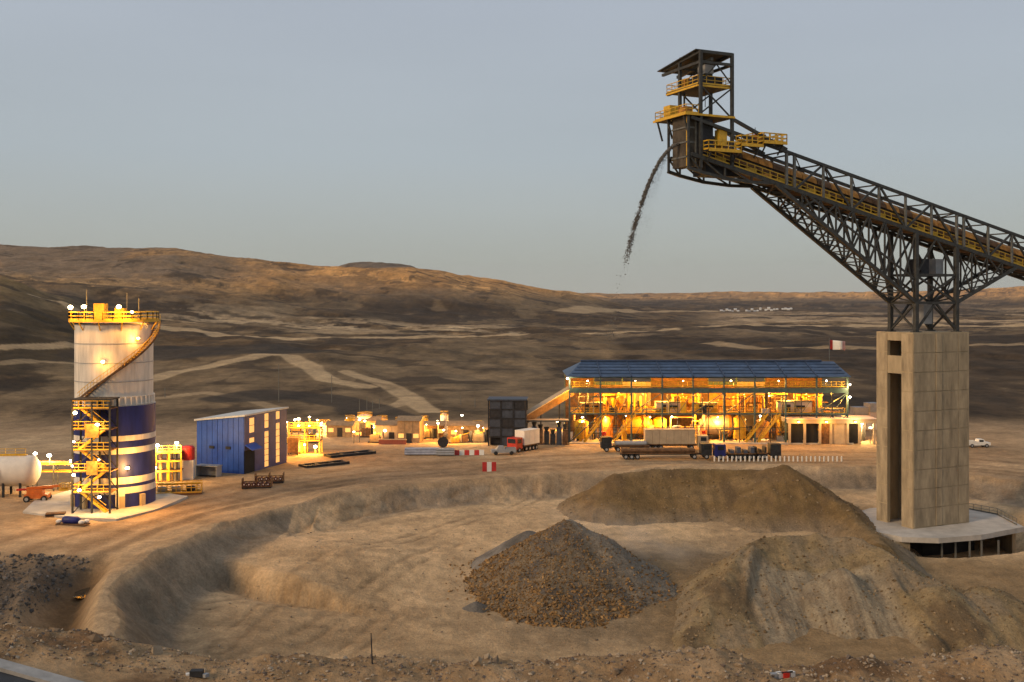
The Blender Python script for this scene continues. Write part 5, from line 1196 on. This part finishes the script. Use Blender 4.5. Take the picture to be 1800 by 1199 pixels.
# lamp masts
masts = [(505, 742, 1800, 0), (525, 748, 0, 0), (565, 744, 1800, 1), (590, 751, 0, 0), (612, 746, 1600, 0), (632, 738, 0, 1), (655, 748, 1800, 0), (680, 742, 0, 1), (705, 746, 1800, 0), (742, 740, 1400, 1), (770, 744, 1800, 0), (800, 742, 0, 0), (812, 730, 0, 1), (838, 741, 1600, 0),
         (848, 752, 0, 1), (780, 756, 0, 0), (735, 758, 0, 0), (576, 756, 1500, 0), (545, 762, 0, 1), (622, 759, 0, 0), (1515, 745, 2200, 1), (1530, 752, 0, 0), (980, 742, 900, 0), (950, 748, 0, 0)]
idx = sorted(range(20), key=lambda i: masts[i][0])
for i, (px_, py_, pw, cool) in enumerate(masts):
    D = random.uniform(236, 262); z = ZC-(py_-HY)/F*D; x = (px_-900)/F*D
    lab = ('lit lamp mast in the back yard, %s counted from the blue building' % ordw[idx.index(i)]) if i < 20 else ('lit lamp mast right of the plant beside the low tan building' if i == 20 else 'shorter lit lamp mast nearest the concrete tower' if i == 21 else 'lit lamp mast by the dark machinery left of the plant' if i == 22 else 'dimmer lamp mast between the dark tower and the plant')
    t_ = thing('lamp_mast', lab, 'lamp', (x, D, 0), 0, 'lamp masts in the yard'); MB().tube((0, .12, 0), (0, .12, z-.25), .11, .07, 7).build('pole', STEEL_L, t_)
    floodlight(t_, (0, 0, z), pw*1.5, bool(cool), random.uniform(.8, 1.3), off=(0, -.8, -.3))
# thin unlit poles beyond the yard
for i, (px_, y0, y1) in enumerate(((632, 745, 702), (655, 745, 708), (645, 745, 697), (667, 748, 704), (835, 745, 712), (860, 750, 706), (810, 745, 715), (490, 720, 640), (583, 700, 660), (290, 770, 690))):
    D = 300+i*4; x = (px_-900)/F*D; zb_ = H(x, D); z = ZC-(y1-HY)/F*D
    o = MB().tube((0, 0, -.3), (0, 0, max(3, z-zb_)), .14, .08, 7).build('utility_pole', STEEL_L); o.location = (x, D, zb_)
    tag(o, 'thin unlit pole behind the yard, %s of the row' % ordw[i], 'pole', 'thin poles behind the yard')
# ---- materials and vehicles in front of the yard
def pipe_stack(label, px_, py_, L, mt, rows=3, rz=0.0):
    v = at(px_, py_); t_ = thing('pipe_stack', label, 'pipes', v, rz, 'pipe stacks on the yard edge')
    for r in range(rows):
        for k in range(5-r): MB().tube((-L/2, (k-2+r*.5)*.5, .28+r*.43), (L/2, (k-2+r*.5)*.5, .28+r*.43), .245, n=10).build('pipe', mt, t_)
    for x in (-L/3, L/3): MB().b6(x-.1, x+.1, -1.4, 1.4, 0, .035).build('bearer', RUST, t_)
pipe_stack('pale blue-grey stack of pipes on the yard edge, leftmost', 742, 799, 7, mat('pale_blue_pipe', (.34, .36, .42), .6), 3, R(3)); pipe_stack('grey stack of pipes next to the leftmost pale stack', 783, 800, 3.6, GREYP, 3, R(3))
v = at(779, 786); t_ = thing('cable_drum', 'dark upright cable drum behind the pipe stacks', 'cable drum', v)
MB().tube((0, -.7, 1.1), (0, -.55, 1.1), 1.1, n=18).build('flange', DARK, t_); MB().tube((0, .55, 1.1), (0, .7, 1.1), 1.1, n=18).build('flange', DARK, t_); MB().tube((0, -.55, 1.1), (0, .55, 1.1), .7, n=14).build('core', RUST, t_)
def road_barrier(label, px_, py_, L, mt, group, h=1.0, z=None):
    v = at(px_, py_); v.z = H(v.x, v.y) if z is None else z
    t_ = thing('road_barrier', label, 'barrier', v, R(2), group); n = max(2, round(L/1.0))
    for k in range(n):
        x = -L/2+L*(k+.5)/n; w = L/n*.47
        m = MB(); m.add([(x-w, -.35, 0), (x+w, -.35, 0), (x+w, .35, 0), (x-w, .35, 0), (x-w, -.12, h), (x+w, -.12, h), (x+w, .12, h), (x-w, .12, h)], [(3, 2, 1, 0), (4, 5, 6, 7), (0, 1, 5, 4), (1, 2, 6, 5), (2, 3, 7, 6), (3, 0, 4, 7)])
        m.build('barrier_block', mt if k % 2 == 0 else WHITE, t_)
road_barrier('red and white barrier row between the pipe stacks and the pickup', 825, 799, 6.0, REDP, 'road barriers'); road_barrier('short red and white barrier alone on the sandy road', 860, 826, 2.6, REDP, 'road barriers', 1.7)
def vehicle_pickup(label, px_, py_, mt, rz, load=None):
    v = at(px_, py_); t_ = thing('pickup_truck', label, 'pickup', v, rz)
    m = MB(); m.b6(-2.5, 2.5, -.9, .9, .5, 1.05); m.build('body', mt, t_)
    m = MB(); m.add([(-.3, -.85, 1.05), (1.6, -.85, 1.05), (1.6, .85, 1.05), (-.3, .85, 1.05), (0, -.75, 1.75), (1.0, -.75, 1.75), (1.0, .75, 1.75), (0, .75, 1.75)], [(3, 2, 1, 0), (4, 5, 6, 7), (0, 1, 5, 4), (1, 2, 6, 5), (2, 3, 7, 6), (3, 0, 4, 7)]); m.build('cab', mt, t_)
    MB().b6(.05, .95, -.83, -.78, 1.15, 1.6).build('side_window', GLASS, t_)
    m = MB(); m.b6(-2.45, -.4, -.88, -.8, 1.05, 1.4); m.b6(-2.45, -.4, .8, .88, 1.05, 1.4); m.b6(-2.5, -2.42, -.88, .88, 1.05, 1.4); m.build('load_bed', mt, t_)
    for x in (-1.6, 1.6):
        for y in (-.85, .85): wheel(t_, x, y, .4, .25)
    for y in (-.65, .65): MB().b6(2.5, 2.54, y-.15, y+.15, .75, .92).build('headlight', WHITE, t_)
vehicle_pickup('grey pickup parked left of the white and red truck', 885, 799, GREYP, R(185)); vehicle_pickup('white pickup parked on the road right of the concrete tower', 1718, 786, WHITE, R(4))
def truck(label, px_, py_, L, cab_mt, rz, load, load_mt, flip=1):
    v = at(px_, py_); t_ = thing('haulage_truck', label, 'truck', v, rz); hx = L/2*flip
    MB().b6(-L/2, L/2, -.45, .45, .8, 1.1).build('chassis', DARK, t_)
    c = hx-1.1*flip; cab = MB().b6(c-1.05, c+1.05, -1.2, 1.2, .7, 3.0).build('cab', cab_mt, t_)
    MB().b6(c+flip*1.05-.03, c+flip*1.05+.03, -1.0, 1.0, 1.9, 2.8).build('windscreen', GLASS, cab); MB().b6(c-.5, c+.7, -1.23, -1.2, 1.9, 2.7).build('side_window', GLASS, cab)
    xs = [c, c-flip*2.4]+[-hx+flip*(1.0+k*1.15) for k in range(3)]
    for x in xs:
        for y in (-1.05, 1.05): wheel(t_, x, y, .5, .4)
    a, b = sorted((-hx, c-flip*1.6))
    MB().b6(a, b, -1.25, 1.25, 1.1, 1.3).build('bed', RUST, t_)
    if load == 'box':
        n = max(3, round((b-a)/1.6))
        for k in range(n): MB().b6(a+(b-a)*k/n+.02, a+(b-a)*(k+1)/n-.02, -1.25, 1.25, 1.32, 4.2).build('box_panel', load_mt, t_)
        MB().b6(a, b, -1.3, 1.3, 4.2, 4.3).build('box_roof', load_mt, t_)
    if load == 'pipes':
        for k in range(3): MB().tube((a+.3, -.8+k*.8, 1.68), (b-.6, -.8+k*.8, 1.68), .37, n=10).build('pipe', load_mt, t_)
    if load == 'crates':
        for k in range(4): MB().b6(a+.4+(b-a)*k/4, a+(b-a)*(k+1)/4-.2, -1.1, 1.1, 1.31, 1.9+.5*(k % 2)).build('crate', load_mt, t_)
    return t_
truck('white truck with a red front parked before the dark machinery', 920, 792, 8, REDP, R(52), 'box', WHITE, -1)
truck('long tan box truck parked in front of the lit plant', 1188, 790, 13.2, TAN, R(1), 'box', TAN, 1)
truck('dark flatbed with pipes parked at the left of the tan truck', 1098, 793, 10, DARK, R(2), 'pipes', GREYP, -1)
truck('low flatbed with a dark tractor on the road before the tan truck', 1170, 806, 18, DARK, R(1), 'pipes', RUST, 1)
truck('dark blue truck with crates on the road right of the flatbed', 1290, 807, 8, NAVY, R(1), 'crates', mat('slate', (.06, .075, .11), .7), -1)
truck('dark flatbed on the road at the right of the dark blue truck', 1342, 806, 6.5, DARK, R(1), 'crates', DARK, 1)
# white bollards along the road
for k in range(30):
    px_ = 1256+k*7.7; v = at(px_, 811); o = MB().lathe([(.17, 0), (.15, .9), (.08, 1.0), (.01, 1.02)], n=8).build('bollard', WHITE); o.location = v
    tag(o, 'white bollard in the row along the road in front of the plant', 'bollard', 'white bollards along the road')
# dark tower left of the plant, its conveyor and machinery
v = at(893, 781); dt = thing('dark_tower', 'dark blue-grey steel tower block left of the plant', 'tower', v, R(-3))
zT = pz(702, v.y); hw = 4.0
for x in (-hw, -hw/3, hw/3, hw):
    for y in (-3, 3): member((x, y, 0), (x, y, zT), .3, 'column', DARK, dt)
SLATE = mat('slate_cladding', (.045, .055, .075), .6, var=.25)
for k in range(5):
    z0 = zT*k/5
    for j in range(3):
        if (k, j) in ((0, 2), (1, 2), (0, 0)): continue
        x0 = -hw+2*hw*j/3; MB().b6(x0+.2, x0+2*hw/3-.2, -3.05, -2.9, z0+.2, z0+zT/5-.15).build('cladding_panel', SLATE if (k+j) % 3 else DARK, dt)
    member((-hw, -3, z0+zT/5), (hw, -3, z0+zT/5), .25, 'beam', DARK, dt)
MB().b6(-hw-.3, hw+.3, -3.4, 3.4, zT, zT+.3).build('roof', SLATE, dt); MB().b6(-hw+.3, hw-.3, -2.4, 2.6, .2, zT-.2).build('core', BLACK, dt)
v2 = at(868, 781); t_ = thing('side_stair_frame', 'slim brown stair frame on the left of the dark tower', 'stair frame', v2)
for x in (-.9, .9):
    for y in (-.9, .9): member((x, y, 0), (x, y, 8.5), .16, 'post', TAN, t_)
for z in (2.1, 4.2, 6.3, 8.4): MB().b6(-1, 1, -1, 1, z, z+.1).build('landing', RUST, t_); m = MB(); rail(m, [(-.9, -.95, z+.1), (.9, -.95, z+.1)], 1, .8, .06); m.build('handrail', YEL, t_)
cv = thing('feed_conveyor', 'brown inclined conveyor gallery rising from the dark tower to the plant', 'conveyor', (v.x, v.y, 0))
a = Vector((hw-.5, 0, pz(737, v.y))); b = Vector(((1003-900)/F*244-v.x, 244-v.y, pz(688, 244)))
MB().bar(a, b, 1.8, 1.6).build('gallery', RUST, cv); MB().bar(a+Vector((0, 0, 1.0)), b+Vector((0, 0, 1.0)), 2.0, .15).build('gallery_roof', TAN, cv)
for k in (.35, .75): p = a.lerp(b, k); member((p.x, p.y-.6, 0), (p.x, p.y-.6, p.z-.6), .22, 'trestle_leg', DARK, cv); member((p.x, p.y+.6, 0), (p.x, p.y+.6, p.z-.6), .22, 'trestle_leg', DARK, cv)
v = at(962, 781); t_ = thing('dark_machinery', 'bank of dark crushers and chutes between the dark tower and the plant', 'machinery', v)
for k in range(7):
    x = -4.2+k*1.35; h = 2.2+1.6*((k*3) % 4)/3; MB().b6(x-.5, x+.5, -1.2, 1.2, 0, h).build('crusher_unit', [DARK, SLATE, RUST, DARK][k % 4], t_)
    m = MB(); m.lathe([(.25, 0), (.6, 1.0)], (x, 0, h), 10); m.build('feed_hopper', STEEL, t_)
for y in (-1.4, 1.4): member((-4.8, y, 5.2), (4.6, y, 5.2), .25, 'beam', STEEL, t_); member((-4.8, y, 0), (-4.8, y, 5.2), .2, 'post', STEEL, t_); member((4.6, y, 0), (4.6, y, 5.2), .2, 'post', STEEL, t_)
MB().b6(-4.8, 4.6, -1.5, 1.5, 5.3, 5.4).build('deck', TAN, t_)
# low tan building right of the plant with open bays
v = at(1462, 781); t_ = thing('bay_building', 'low tan building with dark open bays right of the plant', 'building', (v.x, 235.0, 0))
Lb = 18.6; x0 = -Lb/2; hB = pz(737, 235)
for i, x in enumerate((0, 3.3, 6.6, 9.0, 12.6, 15.2, 18.4)): MB().b6(x0+x, x0+x+.45, -.3, .3, 0, hB-.9).build('pier', TAN, t_)
MB().b6(x0-.1, x0+Lb+.4, -.35, 6, hB-.9, hB).build('fascia', TAN, t_); MB().b6(x0, x0+Lb, 5.6, 5.9, 0, hB-.9).build('back_wall', DARK, t_); MB().b6(x0-.3, x0+Lb+.6, -.6, 6.2, hB, hB+.18).build('roof', PINKW, t_)
for i, (x, d) in enumerate(((.5, 1), (3.8, 1), (13.1, 1))): MB().b6(x0+x, x0+x+2.75, .6, .75, 0, hB-.9).build('bay_door_or_shade', BLACK, t_)  # black sheets, the shade of the open bays put into their colour
MB().b6(x0+7.1, x0+8.95, .2, .35, 0, hB-.9).build('bay_door_or_shade', RUST, t_); MB().b6(x0+9.5, x0+12.55, .1, .25, 0, hB-.9).build('bay_door_or_shade', TAN, t_)
for x in (2, 8, 14.2): floodlight(t_, (x0+x, -.9, hB-.5), 450, x > 10, 1.0, off=(0, -.8, -.3))
# pale pipes and tarpaulins between plant and tower
for i, (px_, py_, w, h, lab) in enumerate(((1512, 752, 5, 5.5, 'pale tarpaulin covered stack right of the plant'), (1532, 742, 4, 6.5, 'taller pale stack of crates half hidden by the concrete tower'))):
    D = 262.0; t_ = thing('covered_stack', lab, 'stack', ((px_-900)/F*D, D, 0), R(8))
    for k in range(3): MB().box((random.uniform(-.4, .4), 0, h*(k+.5)/3), (w-k*.6, 3, h/3-.08), random.uniform(-.1, .1)).build('bundle', [WHITE, PINKW, GREYP][k], t_)
# white camp in the far plain
for k in range(26):
    if k in (7, 8, 15, 21): continue
    px_ = 1268+k*4.9; D = 2850+60*(k % 3); x = (px_-900)/F*D; z = H(x, D); w, h = random.uniform(1.5, 3.2), random.uniform(2.5, 5.5)
    m = MB(); m.b6(-w, w, -5, 5, -6, h); o = m.build('camp_building', WHITE); o.location = (x, D, z)
    MB().add([(-w-.5, -6, h), (w+.5, -6, h), (w+.5, 6, h), (-w-.5, 6, h), (-w-.5, 0, h+1.5), (w+.5, 0, h+1.5)], [(0, 1, 5, 4), (2, 3, 4, 5), (1, 2, 5), (3, 0, 4)]).build('roof', mat('white_roof', (.8, .78, .74), .6, var=.05), o)
    tag(o, 'tiny white building in the camp on the far plain', 'building', 'white camp on the far plain')
# foreground debris
v = P(655, 1158, 40.6); x, y = v.x, v.y; o = MB().tube((0, 0, -.3), (-.06, 0, 1.15), .03, .018, 6).build('wooden_stake', DARK); o.location = (x, y, H(x, y)); tag(o, 'thin dark stake standing on the near berm', 'stake')
x, y = (1376-900)/F*39.6, 39.6; t_ = thing('broken_barrier', 'broken white and red plastic barrier lying on the near berm', 'barrier', (x, y, H(x, y)), R(12))
for k in range(4): MB().box((-.36+k*.24, .05*(k % 2), .12), (.22, .2, .2), .3*(k % 2)).build('barrier_piece', [GREYP, WHITE, REDP, WHITE][k], t_)
MB().bar((-.5, .1, .16), (.35, -.1, .26), .05).build('broken_rod', DARK, t_)
x, y = (346-900)/F*39.0, 39.0; t_ = thing('discarded_box', 'dark discarded box with white scraps on the near berm', 'debris', (x, y, H(x, y)), R(-10))
MB().box((0, 0, .12), (.45, .3, .22), .2).build('box', DARK, t_); MB().box((-.3, -.1, .06), (.14, .2, .12), .5).build('scrap', WHITE, t_); MB().box((.34, 0, .06), (.16, .2, .12), -.3).build('scrap', GREYP, t_)

# ================================================================ air
m = MB(); m.b6(-24000, 24000, -300, 21000, -420, 700)
hz = bpy.data.materials.new('haze_air'); hz.use_nodes = True; n_, l_ = hz.node_tree.nodes, hz.node_tree.links
for q in list(n_):
    if q.type != 'OUTPUT_MATERIAL': n_.remove(q)
pv = n_.new('ShaderNodeVolumePrincipled'); pv.inputs['Color'].default_value = (.93, .92, .96, 1); pv.inputs['Density'].default_value = 2.2e-5; pv.inputs['Anisotropy'].default_value = .2
l_.new(pv.outputs[0], [q for q in n_ if q.type == 'OUTPUT_MATERIAL'][0].inputs['Volume'])
o = m.build('haze', hz); tag(o, 'thin evening haze over the whole valley', 'haze', kind='stuff')
